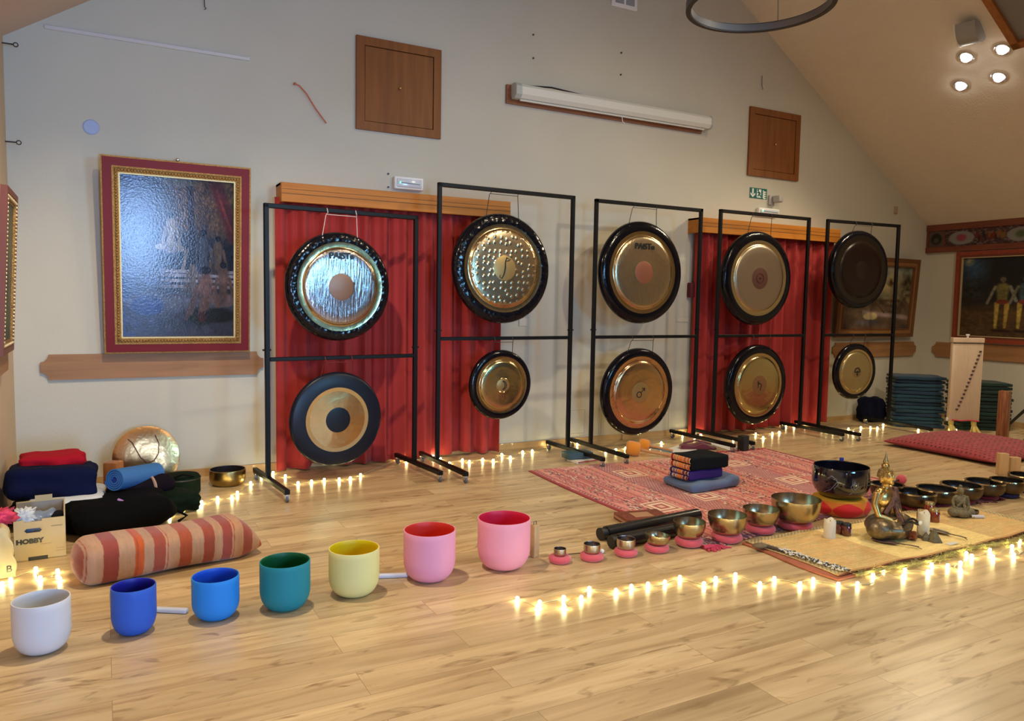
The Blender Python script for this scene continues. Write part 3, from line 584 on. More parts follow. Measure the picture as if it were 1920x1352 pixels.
rimm = mat('black_gong_rim', (.003, .003, .006), .15, 0., bump=.3, bscale=16, bdist=.008, spec=.3)
rimd = mat('black_dimpled_rim', (.004, .004, .007), .16, 0., bump=.4, bscale=26, bdist=.010, spec=.3, bkind='voronoi')
F_COOL = bronze('gong_face_streaked', (.42, .37, .37), .20, bump=1., bscale=38, bdist=.0045, stretch=(1.7, 1.7, .22))
F_DIMP = bronze('gong_face_dimpled', (.56, .45, .29), .22, bump=.9, bscale=17, bdist=.0026, bkind='dimple')
F_WARM = bronze('gong_face_warm', (.52, .42, .28), .26, bump=.8, bscale=36, bdist=.003, stretch=(1.5, 1.5, .6))
F_GOLD = bronze('gong_face_gold', (.52, .43, .22), .20, bump=.5, bscale=9, bdist=.006)
BAND = bronze('gong_band', (.55, .42, .22), .18, bump=.25, bscale=9, bdist=.008)
BOSS = mat('gong_boss_brown', (.25, .135, .09), .40, .55, bump=.1)
BOSSR = mat('gong_boss_red', (.30, .11, .06), .42, .5)
BOSSG = mat('gong_boss_ochre', (.36, .24, .09), .38, .6)
BLKP = mat('black_print', (.01, .01, .01), .4)
def gong(label, c, R, fin, fboss, mats_, sym=None, rz=0, hang=.2, cordw=.36, barz=None, crease=.70, tilt=0, cordm=None, cat='gong', flat=False):
    r = thing('gong', label, cat, c, rz, 'round gongs hung from the black stands', rot=(tilt, 0, rz)); A = Rx(PI/2)
    mface, mband, mboss, mrim = mats_
    d = .075 if R > .4 else .055
    p_rim = [(R*fin, -.004), (R*(fin+.35*(1-fin)), .001), (R*(fin+.7*(1-fin)), -.008), (R*.97, -d*.22), (R*.995, -d*.5), (R, -d*.8), (R*.985, -d), (R*.97, -d), (R*.98, -d*.5), (R*.95, -d*.2-.004), (R*fin, -.008)]
    if flat: p_rim = [(R*fin, 0), (R*.94, -.002), (R*.985, -.012), (R, -.035), (R*.985, -.036), (R*.97, -.016), (R*fin, -.006)]
    MB().lathe(p_rim, 96, M=A).build('rim', mrim, r, 60)
    k = crease
    ob = [(R*k, .0), (R*(k+.012), -.006), (R*(k+.03), -.007), (R*fin, -.003), (R*fin, -.009), (R*k, -.010)] if not flat else [(R*k, 0.), (R*fin, .001), (R*fin, -.006), (R*k, -.006)]
    MB().lathe(ob, 96, M=A).build('outer_band', mband, r, 60)
    fc = [(R*fboss, .010), (R*(fboss+.02), .009), (R*.5, .013), (R*(k-.06), .011), (R*(k-.015), .007), (R*k, 0), (R*k, -.008), (R*fboss, .002)] if not flat else [(R*fboss, .009), (R*.4, .006), (R*k, .0005), (R*k, -.006), (R*fboss, .002)]
    MB().lathe(fc, 96, M=A).build('face', mface, r, 60)
    MB().lathe([(0, .0135), (R*fboss*.9, .0125), (R*fboss, .010), (R*fboss, .0), (0, .0)], 64, M=A).build('boss', mboss, r, 60)
    if sym: sym(r, R)
    if barz:
        x = R*cordw; z0 = math.sqrt(R*R-x*x)-.03; yb = -.012 if not flat else -.01
        top = barz-c.z
        MB().tube([(-x, .03, z0), (-x*.86, .0, top-.02), (-x*.8, -.022, top), (-x*.8, .0, top+.035)], .0032, 6).tube([(x, .03, z0), (x*.86, .0, top-.02), (x*.8, -.022, top), (x*.8, .0, top+.035)], .0032, 6).tube([(-x*.82, -.006, top-.014), (x*.82, -.006, top-.014)], .0028, 6).ball((-x, .012, z0), .008, 8).ball((x, .012, z0), .008, 8).build('hanging_cord', cordm or mat('black_cord', (.03, .025, .025), .7), r)
    return r
Yf = -.0165
def s_logo(z):
    def f(r, R): text('lettering', 'PAiSTe', R*.155, BLKP, r, T(0, Yf-.002, R*z) @ Rx(PI/2), .0012, .0026, 1.04)
    return f
def s_ribbon(r, R):
    mb = MB(); s = R*.20; P = [(.55, .82), (.25, .95), (.08, .6), (.05, 0), (-.12, -.55), (-.4, -.95), (-.68, -.82), (-.6, -.6)]
    stroke(mb, [(a*s*.8+.0, b*s) for a, b in P], [.004, .010, .010, .014, .012, .009, .008, .004], Yf, Yf+.004); stroke(mb, [(.15*s, .62*s), (.45*s, .70*s), (.62*s, .86*s)], [.008, .009, .003], Yf, Yf+.004)
    mb.build('symbol', BLKP, r, 0)
def s_moon(r, R):
    mb = MB(); s = R*.13; a = arc(-.1*s, 0, s, -80, 80, 24); b = arc(-.5*s, 0, s*.98, -62, 62, 24)
    stroke(mb, a, .006, Yf, Yf+.004); stroke(mb, [a[0]]+arc(-.40*s, 0, s*.95, -70, 70, 24)+[a[-1]], .006, Yf, Yf+.004); mb.build('symbol', BLKP, r, 0)
    MB().lathe([(R*.19, .0130), (R*.205, .0165), (R*.22, .0130)], 48, M=Rx(PI/2)).build('raised_ring', BAND, r, 60)
def s_mars(r, R):
    mb = MB(); s = R*.085; stroke(mb, arc(-s*.45, -s*.5, s*.75, 0, 360, 30), .008, Yf, Yf+.004); stroke(mb, [(s*.1, 0), (s*1.2, s*1.1)], .007, Yf, Yf+.004)
    stroke(mb, [(s*.45, s*1.15), (s*1.3, s*1.2), (s*1.25, s*.4)], .008, Yf, Yf+.004); mb.build('symbol', BLKP, r, 0)
def s_sun(r, R):
    mb = MB(); stroke(mb, arc(0, 0, R*.10, 0, 360, 36), .007, Yf, Yf+.004); MB().prism(arc(0, 0, R*.02, 0, 340, 14), Yf, Yf+.004).build('symbol_dot', BLKP, r, 0); mb.build('symbol', mat('red_brown_print', (.08, .01, .01), .4), r, 0)
def s_saturn(r, R):
    mb = MB(); s = R*.12; stroke(mb, [(-.4*s, .9*s), (-.4*s, -.5*s)], .008, Yf, Yf+.004); stroke(mb, [(-.75*s, .5*s), (0, .5*s)], .007, Yf, Yf+.004)
    stroke(mb, [(-.4*s, .05*s), (-.1*s, .35*s), (.35*s, .3*s), (.5*s, -.1*s), (.25*s, -.6*s), (.2*s, -.95*s), (.5*s, -1.0*s)], .008, Yf, Yf+.004); mb.build('symbol', BLKP, r, 0)
def s_palm(r, R):
    mb = MB(); s = R*.15; stroke(mb, arc(0, .1*s, s*.8, -10, 190, 20)+[(-.4*s, -.1*s), (0, .1*s), (.4*s, -.1*s), (.75*s, 0)], .012, Yf, Yf+.004); stroke(mb, [(0, .3*s), (.1*s, -1.0*s)], .009, Yf, Yf+.004); stroke(mb, [(-.3*s, -.55*s), (.45*s, -.6*s)], .007, Yf, Yf+.004); mb.build('symbol', BLKP, r, 0)
S = [('black gong stand beside the framed dark blue painting, lowest of the row', 1.125, 6.12, 2.40, 6.24, 2.235, 1.040, .50, .38),
     ('tall black gong stand whose post crosses the end of the long pelmet', 2.61, 6.22, 4.01, 6.25, 2.535, 1.185, .60, .38),
     ('black gong stand standing before bare wall between the two curtains', 4.31, 6.29, 5.66, 6.29, 2.535, 1.185, .62, .38),
     ('black gong stand directly in front of the second red curtain', 5.96, 6.31, 7.33, 6.30, 2.555, 1.185, .62, .29),
     ('black gong stand in front of the shore painting, furthest of the row', 7.56, 6.22, 8.72, 6.12, 2.545, 1.190, .62, .38)]
for s in S: stand(*s)
def ctr_of(k): s = S[k]; return (s[2]+s[4])/2, math.atan2(s[4]-s[2], s[3]-s[1])
cw = mat('white_cord', (.6, .5, .5), .6)
G = [ # px, py, k, R, inner, boss, mats, symbol, tilt, cord, label
 (634, 538, 0, .445, .815, .24, (F_COOL, BAND, BOSS, rimd), s_logo(.56), .02, cw, 'large shiny gong with silvery streaked face and brown boss, lettering at top'),
 (940, 503, 1, .505, .80, .225, (F_DIMP, BAND, BOSSG, rimd), s_ribbon, -.045, None, 'largest gong with dimpled golden face and curled black sign on its boss'),
 (1201, 511, 2, .515, .80, .215, (F_WARM, BAND, BOSSR, rimm), s_logo(.50), -.02, None, 'large gong with grainy face, reddish boss and lettering at top'),
 (1418, 522, 3, .52, .80, .23, (bronze('gong_face_pale', (.42, .35, .27), .38, bump=.3, bscale=30, bdist=.004), bronze('gong_band_pale', (.55, .45, .26), .25), mat('faded_boss', (.10, .04, .03), .5, .3), rimm), s_sun, .0, None, 'large matt brownish gong with a circle and dot sign'),
 (1609, 506, 4, .475, .86, .22, (mat('gong_face_dark_reflection', (.010, .005, .004), .25, 0., bump=.2, bscale=12, spec=.25), mat('gong_band_dark_reflection', (.012, .008, .005), .25, 0., spec=.3), mat('gong_boss_dark_reflection', (.03, .02, .015), .3, .6), rimm), None, .0, None, 'large gong coloured by a dark reflection, in front of the shore painting'),  # bronze mirroring the dark ceiling: reflection put into the base colours
 (628, 787, 0, .395, .68, .265, (bronze('chau_gong_face', (.56, .34, .15), .26, bump=.5, bscale=7, bdist=.012, var=.12, vscale=6), bronze('chau_band', (.62, .38, .16), .28), mat('black_patina', (.005, .008, .018), .36, 0., spec=.3), mat('black_patina')), None, .03, mat('red_cord', (.15, .01, .01), .7), 'low hanging gong with wide flat blue-black rim and black centre disc'),
 (936, 722, 1, .325, .82, .19, (F_GOLD, BAND, BOSSG, rimm), s_moon, .02, None, 'small golden gong with a crescent moon sign'),
 (1194, 736, 2, .450, .82, .24, (bronze('gong_face_copper', (.60, .42, .24), .20, bump=.35, bscale=5, bdist=.018), bronze('gong_band_copper', (.62, .38, .24), .15, bump=.3, bscale=8, bdist=.02), BOSSG, rimm), s_mars, .03, None, 'lower gong with coppery face and a circle and arrow sign'),
 (1417, 722, 3, .455, .79, .24, (F_GOLD, BAND, mat('brown_boss_flat', (.26, .13, .06), .4, .5), rimm), s_saturn, .02, None, 'lower golden gong with a cross and hook sign on a brown boss'),
 (1600, 697, 4, .345, .80, .2, (mat('olive_face', (.42, .34, .17), .4, .8, bump=.1), BAND, mat('dull_boss', (.28, .20, .10), .5, .5), rimm), s_palm, .02, None, 'small olive-gold gong with a black tree-like sign, in front of the notched board')]
for gx, gy, k, R, fin, fb, ms, sy, tl, cm_, lb in G:
    Y, a = ctr_of(k); Y -= .02; gx += 5; R *= 1.02 if k in (2, 3) else 1.; c = W(gx, gy, Y); s = S[k]; up = gy < 600
    if k in (0, 4):  # follow the slight turn of the stand
        t = (c.x-(s[1]+s[3])/2)/(s[3]-s[1]); c = W(gx, gy, Y+t*(s[4]-s[2]))
    c.y -= .005
    gong(lb, c, R, fin, fb, ms, sy, a, barz=(s[5]-.040 if up else s[6]-.035), tilt=tl, cordm=cm_, flat=(gy == 787), crease=(.70 if gy != 787 else .60), cordw=.34 if up else .36)
# ---------------------------------------------------------------- leaning bronze disc and bronze bowl by the wall
R = .243; A = Rx(PI/2)
r = thing('bronze_disc', 'thin hammered bronze disc leaning on the wall behind the rolled mat', 'gong', W(275, 857, 6.60), rot=(-.16, 0, 0))
MB().lathe([(0, .006), (R*.5, .004), (R*.9, 0), (R, -.006), (R, -.009), (R*.5, -.001), (0, .001)], 64, M=A).build('disc', bronze('hammered_disc', (.56, .31, .13), .26, bump=.6, bscale=6, bdist=.012, var=.1), r, 60)
MB().tube([(-.13, -.01, .15), (-.10, -.012, .12), (-.045, -.014, .0), (.0, -.018, -.045), (.05, -.018, -.035)], .0045, 6).tube([(.05, -.018, -.035), (.085, -.014, .02), (.09, -.012, .1), (.065, -.01, .17)], .0035, 6).build('cord', mat('brown_cord', (.10, .03, .02), .7), r)
def bowl(name, label, cat, loc, D, H, m_out, m_in=None, base=.55, wall=.004, belly=.0, group=None, rimm_=None, rnd=.55, rot=None, part=True):
    """straight or bellied bowl; profile from the foot outwards"""
    r = thing(name, label, cat, loc, group=group, rot=rot); R = D/2; n = 14
    out = []; 
    for i in range(n+1):
        t = i/n; a = t*PI/2; out.append((R*base+(R*(1+belly)-R*base)*math.sin(a)**.9, H*rnd*(1-math.cos(a))))
    for i in range(1, 6): t = i/5; out.append((R*(1+belly*(1-t*t)), H*rnd+(H-H*rnd)*t))
    inn = [(max(0, p-wall), z+wall*.8) for p, z in out]; inn[-1] = (R-wall, H)
    MB().lathe([(0, 0)]+out+[(R-wall*.2, H+wall*.3), (R-wall*.8, H+wall*.3)], 56).build('outer_shell', m_out, r, 50)
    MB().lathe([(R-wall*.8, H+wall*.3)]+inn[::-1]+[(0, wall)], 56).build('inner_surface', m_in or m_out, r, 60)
    return r
brz_in = bronze('bowl_inside', (.42, .30, .14), .28)
bowl('singing_bowl', 'dark bronze singing bowl by the skirting near the shortest stand', 'bowl', (.86, 6.40, 0), .275, .125, bronze('bowl_old_bronze', (.34, .24, .09), .30, bump=.3, bscale=20, bdist=.004), mat('bowl_dark_inside', (.05, .04, .045), .3, .6), .7, .006, .02, 'singing bowls')
# ---------------------------------------------------------------- seven crystal bowls
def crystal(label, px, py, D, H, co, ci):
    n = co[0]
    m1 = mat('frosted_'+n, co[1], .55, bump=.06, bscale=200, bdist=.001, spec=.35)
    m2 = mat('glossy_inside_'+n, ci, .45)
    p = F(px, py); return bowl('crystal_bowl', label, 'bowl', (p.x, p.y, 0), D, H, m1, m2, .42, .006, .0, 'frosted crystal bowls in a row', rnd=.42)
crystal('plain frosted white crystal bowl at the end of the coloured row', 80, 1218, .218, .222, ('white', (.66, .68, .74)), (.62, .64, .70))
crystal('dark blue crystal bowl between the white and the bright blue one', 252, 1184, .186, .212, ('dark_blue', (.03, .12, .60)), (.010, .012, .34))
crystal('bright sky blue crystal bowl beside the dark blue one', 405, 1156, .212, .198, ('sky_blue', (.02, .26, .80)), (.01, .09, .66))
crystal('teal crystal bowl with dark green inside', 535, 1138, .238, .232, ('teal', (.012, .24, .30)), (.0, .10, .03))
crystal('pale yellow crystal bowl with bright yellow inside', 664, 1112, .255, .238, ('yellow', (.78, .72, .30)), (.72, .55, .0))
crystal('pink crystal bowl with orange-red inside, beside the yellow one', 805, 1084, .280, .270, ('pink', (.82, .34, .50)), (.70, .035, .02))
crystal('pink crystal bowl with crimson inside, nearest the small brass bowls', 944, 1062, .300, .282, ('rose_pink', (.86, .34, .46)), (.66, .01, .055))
def strip(a, b, label, z=.012):
    p = F(*a); q = F(*b); d = (q-p); L_ = d.length
    o = MB().rbox((0, -.016, 0), (L_, .016, .024), .010, 3).build('bowl_mallet', mat('white_silicone', (.66, .68, .76), .4)); o.location = (p.x, p.y, 0); o.rotation_euler = (0, 0, math.atan2(d.y, d.x)); tag(o, label, 'mallet', 'white bowl mallets')
strip((290, 1147), (352, 1150), 'white mallet on the floor between the two blue crystal bowls')
strip((708, 1084), (765, 1082), 'white mallet between the yellow and a pink crystal bowl')
# ---------------------------------------------------------------- polished brass bowls on pink rings
pinkf = mat('pink_felt', (.62, .085, .12), .85, sheen=.4, bump=.2, bscale=90)
bb = bronze('polished_bowl', (.50, .41, .25), .26, bump=.25, bscale=8, bdist=.01, stretch=(1, 1, .3)); bbi = bronze('polished_bowl_inside', (.50, .41, .26), .26, bump=.2, bscale=8, bdist=.01)
sil = bronze('silvery_bowl', (.50, .43, .36), .25); sili = bronze('silvery_bowl_inside', (.42, .38, .36), .25)
BW = [(1050, 1029, .072, .048, 1048, 1046, .135, sil, 'tiny silvery bowl, first of the brass row beside the wooden chime block'), (1110, 1020, .098, .062, 1109, 1040, .145, sil, 'second smallest brass bowl with a white ball mallet behind it'),
      (1174, 1010, .112, .070, 1173, 1033, .145, sil, 'small straight-sided brass bowl in front of the black tubes'), (1232, 1003, .152, .068, 1233, 1022, .155, bb, 'wide shallow brass bowl just off the kilim corner'),
      (1293, 979, .200, .110, 1292, 1010, .180, bb, 'brass bowl in front of the black tube end, on the kilim corner'), (1364, 966, .246, .130, 1364, 1003, .200, bb, 'brass bowl with steep sides, second on the kilim'),
      (1427, 955, .236, .118, 1425, 990, .200, bb, 'brass bowl next to the biggest brass bowl'), (1493, 936, .325, .165, 1497, 974, .230, bb, 'biggest polished brass bowl beside the black crystal bowl')]
for rx_, ry_, D, H, cx_, cy_, Dr, m_, lb in BW:
    h0 = .042 if D < .2 else .05; p = F(rx_, ry_, h0+H-.012); 
    rr = MB(); a = Dr/2-h0/2-.004
    rr.lathe([(a*.35, h0*.15)]+[(a+(h0/2+.003)*math.cos(t), h0/2+(h0/2)*math.sin(t)) for t in [(-PI/2+PI*i/10) for i in range(11)]]+[(a*.35, h0*.75), (a*.35, h0*.15)], 40)
    o = rr.build('ring_cushion', pinkf, smooth=60); o.location = (p.x, p.y, .004 if D > .19 else 0); tag(o, 'pink felt ring under the '+lb[0:1].lower()+lb[1:60].split(' in front')[0].split(' with')[0].split(',')[0].split(' next')[0].split(' beside')[0].split(' just')[0], 'cushion', 'pink felt rings under the brass bowls')
    o['label'] = {0.072: 'pink felt ring nearest the wooden chime block', .098: 'pink felt ring with a white ball mallet behind it', .112: 'pink felt ring in front of the black tubes', .152: 'pink felt ring under the shallow bowl off the kilim corner', .2: 'pink felt ring on the kilim corner under a brass bowl', .246: 'pink felt ring under the steep-sided brass bowl', .236: 'pink felt ring under the bowl next to the biggest one', .325: 'pink felt ring under the biggest brass bowl'}[D]
    rot = (0, .10, 0) if D == .152 else None
    bowl('singing_bowl', lb, 'bowl', (p.x, p.y, h0-.010+(.004 if D > .19 else 0)), D, H, m_, bbi if m_ is bb else sili, .30 if D > .13 else .6, .0035 if D < .2 else .004, .0, 'singing bowls', rnd=.96 if D > .13 else .6, rot=rot)
# dark bowls of the far row
dk = bronze('dark_bowl', (.12, .09, .06), .34, bump=.3, bscale=30, bdist=.003); dki = mat('dark_bowl_inside', (.045, .045, .05), .25, .6, spec=.8)
DW = [(1664, 906, .24, 'dark singing bowl mostly hidden behind the golden statue'), (1717, 920, .285, 'dark singing bowl beside the golden statue, nearer the mat'), (1757, 914, .285, 'dark singing bowl behind the jars of red honey'), (1803, 907, .295, 'dark singing bowl directly behind the small stone statue'),
      (1847, 901, .285, 'dark singing bowl on deep red cloth past the small stone statue'), (1889, 898, .245, 'dark singing bowl on a blue patterned ring'), (1925, 889, .26, 'dark singing bowl cut by the picture edge, last of its row')]
brim = bronze('bright_rim', (.85, .68, .36), .15, bump=.5, bscale=60, bdist=.004)
cloths = [mat('maroon_cloth', (.20, .01, .03), .85, sheen=.3), mat('navy_pattern', (.03, .03, .12), .8, var=.5, vscale=60)]
for i, (x, y, D, lb) in enumerate(DW):
    H = .105; h0 = .04; p = F(x, y, h0+H)
    b = bowl('singing_bowl', lb, 'bowl', (p.x, p.y, h0-.006), D, H, dk, dki, .55, .007, .03, 'singing bowls', rnd=.7)
    MB().lathe([(D/2-.012, H+.001), (D/2+.003, H+.002), (D/2+.006, H-.007), (D/2+.002, H-.010), (D/2-.012, H-.006), (D/2-.012, H+.001)], 56).build('bright_rim', brim, b, 60)
    a = D*.30; o = MB().lathe([(a*.3, .006)]+[(a+.016*math.cos(t), .020+.018*math.sin(t)) for t in [(-PI/2+PI*k/8) for k in range(9)]]+[(a*.3, .03), (a*.3, .006)], 32).build('ring_cushion', cloths[1 if i > 4 else 0], smooth=60)
    o.location = (p.x, p.y, 0.001); tag(o, 'dark ring cushion under the '+lb.replace('dark singing ', ''), 'cushion', 'dark ring cushions under the far bowls')
# ================================================================ kilim
KA, KB, KC, KD = F(1327, 1034), Vector((5.95, 3.84, 0)), Vector((6.17, 5.70, 0)), Vector((3.31, 5.815, 0))
def kq(u, v): return (KA*(1-u)+KB*u)*(1-v)+(KD*(1-u)+KC*u)*v
def kinv(p):   # point to sheet coordinates
    u = v = .5
    for _ in range(20):
        q = kq(u, v); e = p-q; du = (KB-KA)*(1-v)+(KC-KD)*v; dv = (KD-KA)*(1-u)+(KC-KB)*u
        D_ = du.x*dv.y-du.y*dv.x; u += (e.x*dv.y-e.y*dv.x)/D_; v += (du.x*e.y-du.y*e.x)/D_
    return u, v
def paint_kilim(U, V):
    s = U*3.0; t = V*2.1; n = nz(U, V, 40, 12, 2); C = np.tile([.86, .54, .48], (len(U), 1)); C *= (.9+.2*n)[:, None]
    rs = np.random.RandomState(4); x = .06; k = 0
    while x < 2.95:
        wd = [.05, .035, .07, .045, .09][k % 5]; col = [(.76, .38, .36), (.88, .58, .52), (.82, .46, .42), (.74, .35, .34), (.86, .54, .48)][rs.randint(5)]
        C = mixc(C, (np.abs(s-x) < wd/2)*1., col)
        C = mixc(C, (np.abs(s-x-wd/2) < .005)*1., (.64, .26, .28))
        kind = k % 4
        if kind == 0:   # dotted black and cream
            C = mixc(C, (np.abs(s-x) < .010)*(np.sin(t*2*PI/.035) > .1)*(np.sin(t*2*PI/.9+k) > -.3)*1., (.26, .15, .18)); C = mixc(C, (np.abs(s-x-.004) < .006)*(np.sin(t*2*PI/.035+2) > .5)*1., (.85, .74, .64))
        elif kind == 1:  # zigzag
            z_ = np.abs(((t/.09) % 1)-.5)*.05-.0125; C = mixc(C, (np.abs(s-x-z_) < .005)*(np.sin(t*2*PI/1.3+k) > -.5)*1., (.30, .12, .17))
        elif kind == 2:  # little lozenges
            C = mixc(C, ((np.abs(s-x)/.016+np.abs(((t/.12+k*.3) % 1)-.5)*.12/.05) < 1)*1., (.84, .66, .56)); C = mixc(C, ((np.abs(s-x)/.007+np.abs(((t/.12+k*.3) % 1)-.5)*.12/.02) < 1)*1., (.40, .12, .16))
        else:
            C = mixc(C, (np.abs(s-x) < .006)*(np.sin(t*2*PI/.02) > 0)*1., (.88, .62, .54))
        x += wd*1.0+.028; k += 1
    ci = (s/.010).astype(int); cj = (t/.022).astype(int); h = np.abs(np.sin(ci*12.9898+cj*78.233)*43758.5453) % 1; zone = nz(U*1.4, V*.5, 26, 77, 2) > .52
    C = mixc(C, zone*(h > .80)*.9, (.34, .16, .20)); C = mixc(C, zone*(h < .16)*.95, (.90, .82, .74)); C = mixc(C, ((V > .955)*(h > .45)*(U > .1)*(U < .55))*.8, (.90, .72, .64))
    # broad dense bands carrying pale medallions
    for xb in (.80, 2.05):
        b = np.abs(s-xb) < .13; C = mixc(C, b*1., (.74, .42, .40)); C = mixc(C, b*(np.sin(s*2*PI/.03)*np.sin(t*2*PI/.045) > .25)*1., (.82, .66, .60)); C = mixc(C, b*(np.sin(s*2*PI/.026+1)*np.sin(t*2*PI/.04+1.) > .5)*1., (.48, .26, .34))
    for (px, py) in ((1183, 889), (1378, 871), (1487, 902), (1320, 931), (1240, 952)):
        u, v = kinv(F(px, py)); a = np.abs(s-u*3.0); b = np.abs(t-v*2.1)
        for ra, rb, col in ((.125, .12, (.94, .82, .70)), (.105, .100, (.72, .34, .32)), (.088, .080, (.94, .82, .70)), (.055, .050, (.70, .30, .28)), (.028, .025, (.92, .74, .62))): C = mixc(C, ((a < ra) & (b < rb))*1., col)
    e = (U < .012) | (U > .985); C = mixc(C, e*1., (.60, .12, .14)); C = mixc(C, (V < .03)*(np.sin(s*2*PI/.05) > 0)*.8, (.22, .10, .16)); C = mixc(C, np.clip((.13-V)*20, 0, 1)*(U > .12)*.75*(nz(U, V, 60, 3, 2) > .42), (.30, .12, .24))  # dark purple end: woven stripe plus the bowls' shadow painted in
    return C
def kfn(u, v):
    p = kq(u, v); p.x += .012*math.sin(v*7)*(1 if u < .5 else -1); p.y += .010*math.sin(u*11)
    p.z = .007+.003*math.sin(u*13+v*4)*math.sin(v*9); return p
kil = grid('kilim', kfn, 520, 330, mat('kilim_wool', (.5, .5, .5), .9, vcol=True, bump=.4, bscale=180, bdist=.003, sheen=.15), thick=.005, colf=paint_kilim)
tag(kil, 'salmon pink striped kilim with pale medallions spread under the cushions', 'rug')
mb = MB(); rnd = random.Random(3)
for i in range(46):
    u = .72+.28*i/46 if i < 30 else rnd.random()*.02; p = kfn(.60+.4*(i/30), 1.0) if i < 30 else kfn(0+.05*rnd.random(), 0)
    for k in range(3): q = p+Vector((rnd.uniform(-.03, .03), rnd.uniform(.01, .05)*(1 if i < 30 else -.8), 0)); mb.tube([p, (p+q)/2+Vector((0, 0, .008)), Vector((q.x, q.y, .004))], .004, 5)
mb.build('fringe', mat('fringe_red', (.55, .05, .10), .9), kil)['kind'] = 'stuff'
p = F(1320, 1030); o = MB().tube([p+Vector((0, 0, .01)), p+Vector((.05, -.02, .016)), p+Vector((.10, -.01, .012)), p+Vector((.17, -.06, .004))], .012, 8, radii=[.018, .016, .009, .004]).build('kilim_tassel', mat('fringe_red')); tag(o, 'red knotted tassel at the kilim corner near the brass bowls', 'tassel')
# ---------------------------------------------------------------- straw mat with a garland
def paint_mat(U, V):
    s = U*2.2; t = V*.72; C = np.tile([.88, .77, .53], (len(U), 1)); side = (U < .27) | (U > .70)
    C = mixc(C, side*(np.sin(t*2*PI/.022) > .0)*.6, (.78, .62, .36)); C = mixc(C, side*(np.sin(s*2*PI/.035+3*np.sin(t*40)) > .3)*.5, (.84, .70, .46)); C = mixc(C, (nz(U, V, 12, 8) > .5)*side*.35, (.90, .68, .42))
    C = mixc(C, (~side)*1., (.97, .86, .56)); C = mixc(C, (~side)*np.clip(nz(U, V*2, 18, 2)*2-.7, 0, 1)*.35, (.90, .78, .55))
    e = (V > .93) | (U < .04) | (U > .97); C = mixc(C, e*1., (.80, .72, .52)); C = mixc(C, e*(np.sin(s*2*PI/.03)*np.sin(t*2*PI/.03) > .1)*.8, (.50, .42, .32)); C = mixc(C, ((V < .035))*1., (.80, .62, .38)); C = mixc(C, (V < .012)*1., (.46, .24, .16))
    return C*(.93+.14*nz(U, V, 60, 3, 2))[:, None]
def mfn(u, v): return (3.565+2.19*u+.01*math.sin(v*5), 2.745+.70*v+.012*math.sin(u*9)*(1-v), .022+.004*math.sin(u*17)*math.sin(v*5)+.004*math.sin(u*31)*(1-v))
o = grid('straw_mat', mfn, 420, 150, mat('woven_straw', (.5, .5, .5), .75, vcol=True, bump=.4, bscale=140, bdist=.002), thick=.006, colf=paint_mat); tag(o, 'woven straw mat with a plain yellow centre panel under the golden statue', 'mat')
redb = mat('rust_cloth', (.42, .13, .07), .85, var=.15, vscale=14)
o = MB().rbox((3.520, 2.725, .001), (3.75, 3.44, .014), .006, 2, fn=lambda v: Vector((v.x-.012*math.sin(v.y*9), v.y, v.z)), sub=5).build('folded_blanket', redb); tag(o, 'rust brown cloth layer sticking out beneath the straw mat end', 'blanket')
gar = mat('dry_grass', (.34, .30, .10), .8, var=.3, vscale=50)
mb = MB(); rnd = random.Random(8)
def gp_(t):
    x = 3.66+t*2.0; return Vector((x, 2.70+.018*math.sin(x*7)-.0*t, .02))
for i in range(900):
    t = rnd.random()**.9; p = gp_(t)+Vector((0, rnd.uniform(-.03, .03), rnd.uniform(-.012, .014))); a = rnd.uniform(-.7, .7)+(PI if rnd.random() < .5 else 0); L_ = rnd.uniform(.02, .05)
    q = p+Vector((math.cos(a)*L_, math.sin(a)*L_, rnd.uniform(-.01, .02))); q.z = max(.003, q.z); mb.cyl(p, q, .0016, .0006, 4, caps=False)
mb.tube([gp_(i/30) for i in range(31)], .009, 6); o = mb.build('grass_garland', gar, smooth=0); tag(o, 'dried grass garland lying along the front edge of the straw mat', 'garland')
# shaker and bead fringe on the mat corner
p0, p1 = F(1425, 1025, .03), F(1487, 1037, .03)
r = thing('seed_rattle', 'dark wooden rattle lying on the corner of the straw mat', 'rattle', p0); d = p1-p0
MB().ball((0, 0, .006), (.05, .032, .016), 18, M=Rz(-.4)).build('head', mat('rattle_wood', (.16, .11, .06), .6, bump=.6, bscale=60), r)
MB().tube([(.035, -.015, .004), d*.6+Vector((0, 0, .004)), d], .010, 8, radii=[.012, .009, .013]).build('handle', mat('rattle_dark', (.07, .055, .05), .7), r)
mb = MB(); bm_ = [mat('bead_white', (.78, .76, .72), .5), mat('bead_black', (.04, .04, .04), .5)]; A0, A1 = F(1468, 1033, .032), F(1590, 1072, .032); rnd = random.Random(2)
for i in range(260):
    t = i/260; p = A0.lerp(A1, t)+Vector((rnd.uniform(-.018, .018), rnd.uniform(-.018, .018), rnd.uniform(0, .012))); q = p+Vector((rnd.uniform(-.02, .02), rnd.uniform(-.02, .02), 0)); mb.cyl(p, q, .0035, n=5, mi=int(rnd.random() < .33))
o = mb.build('shell_necklace', bm_, smooth=0); tag(o, 'black and white shell chain along the end of the straw mat', 'necklace')
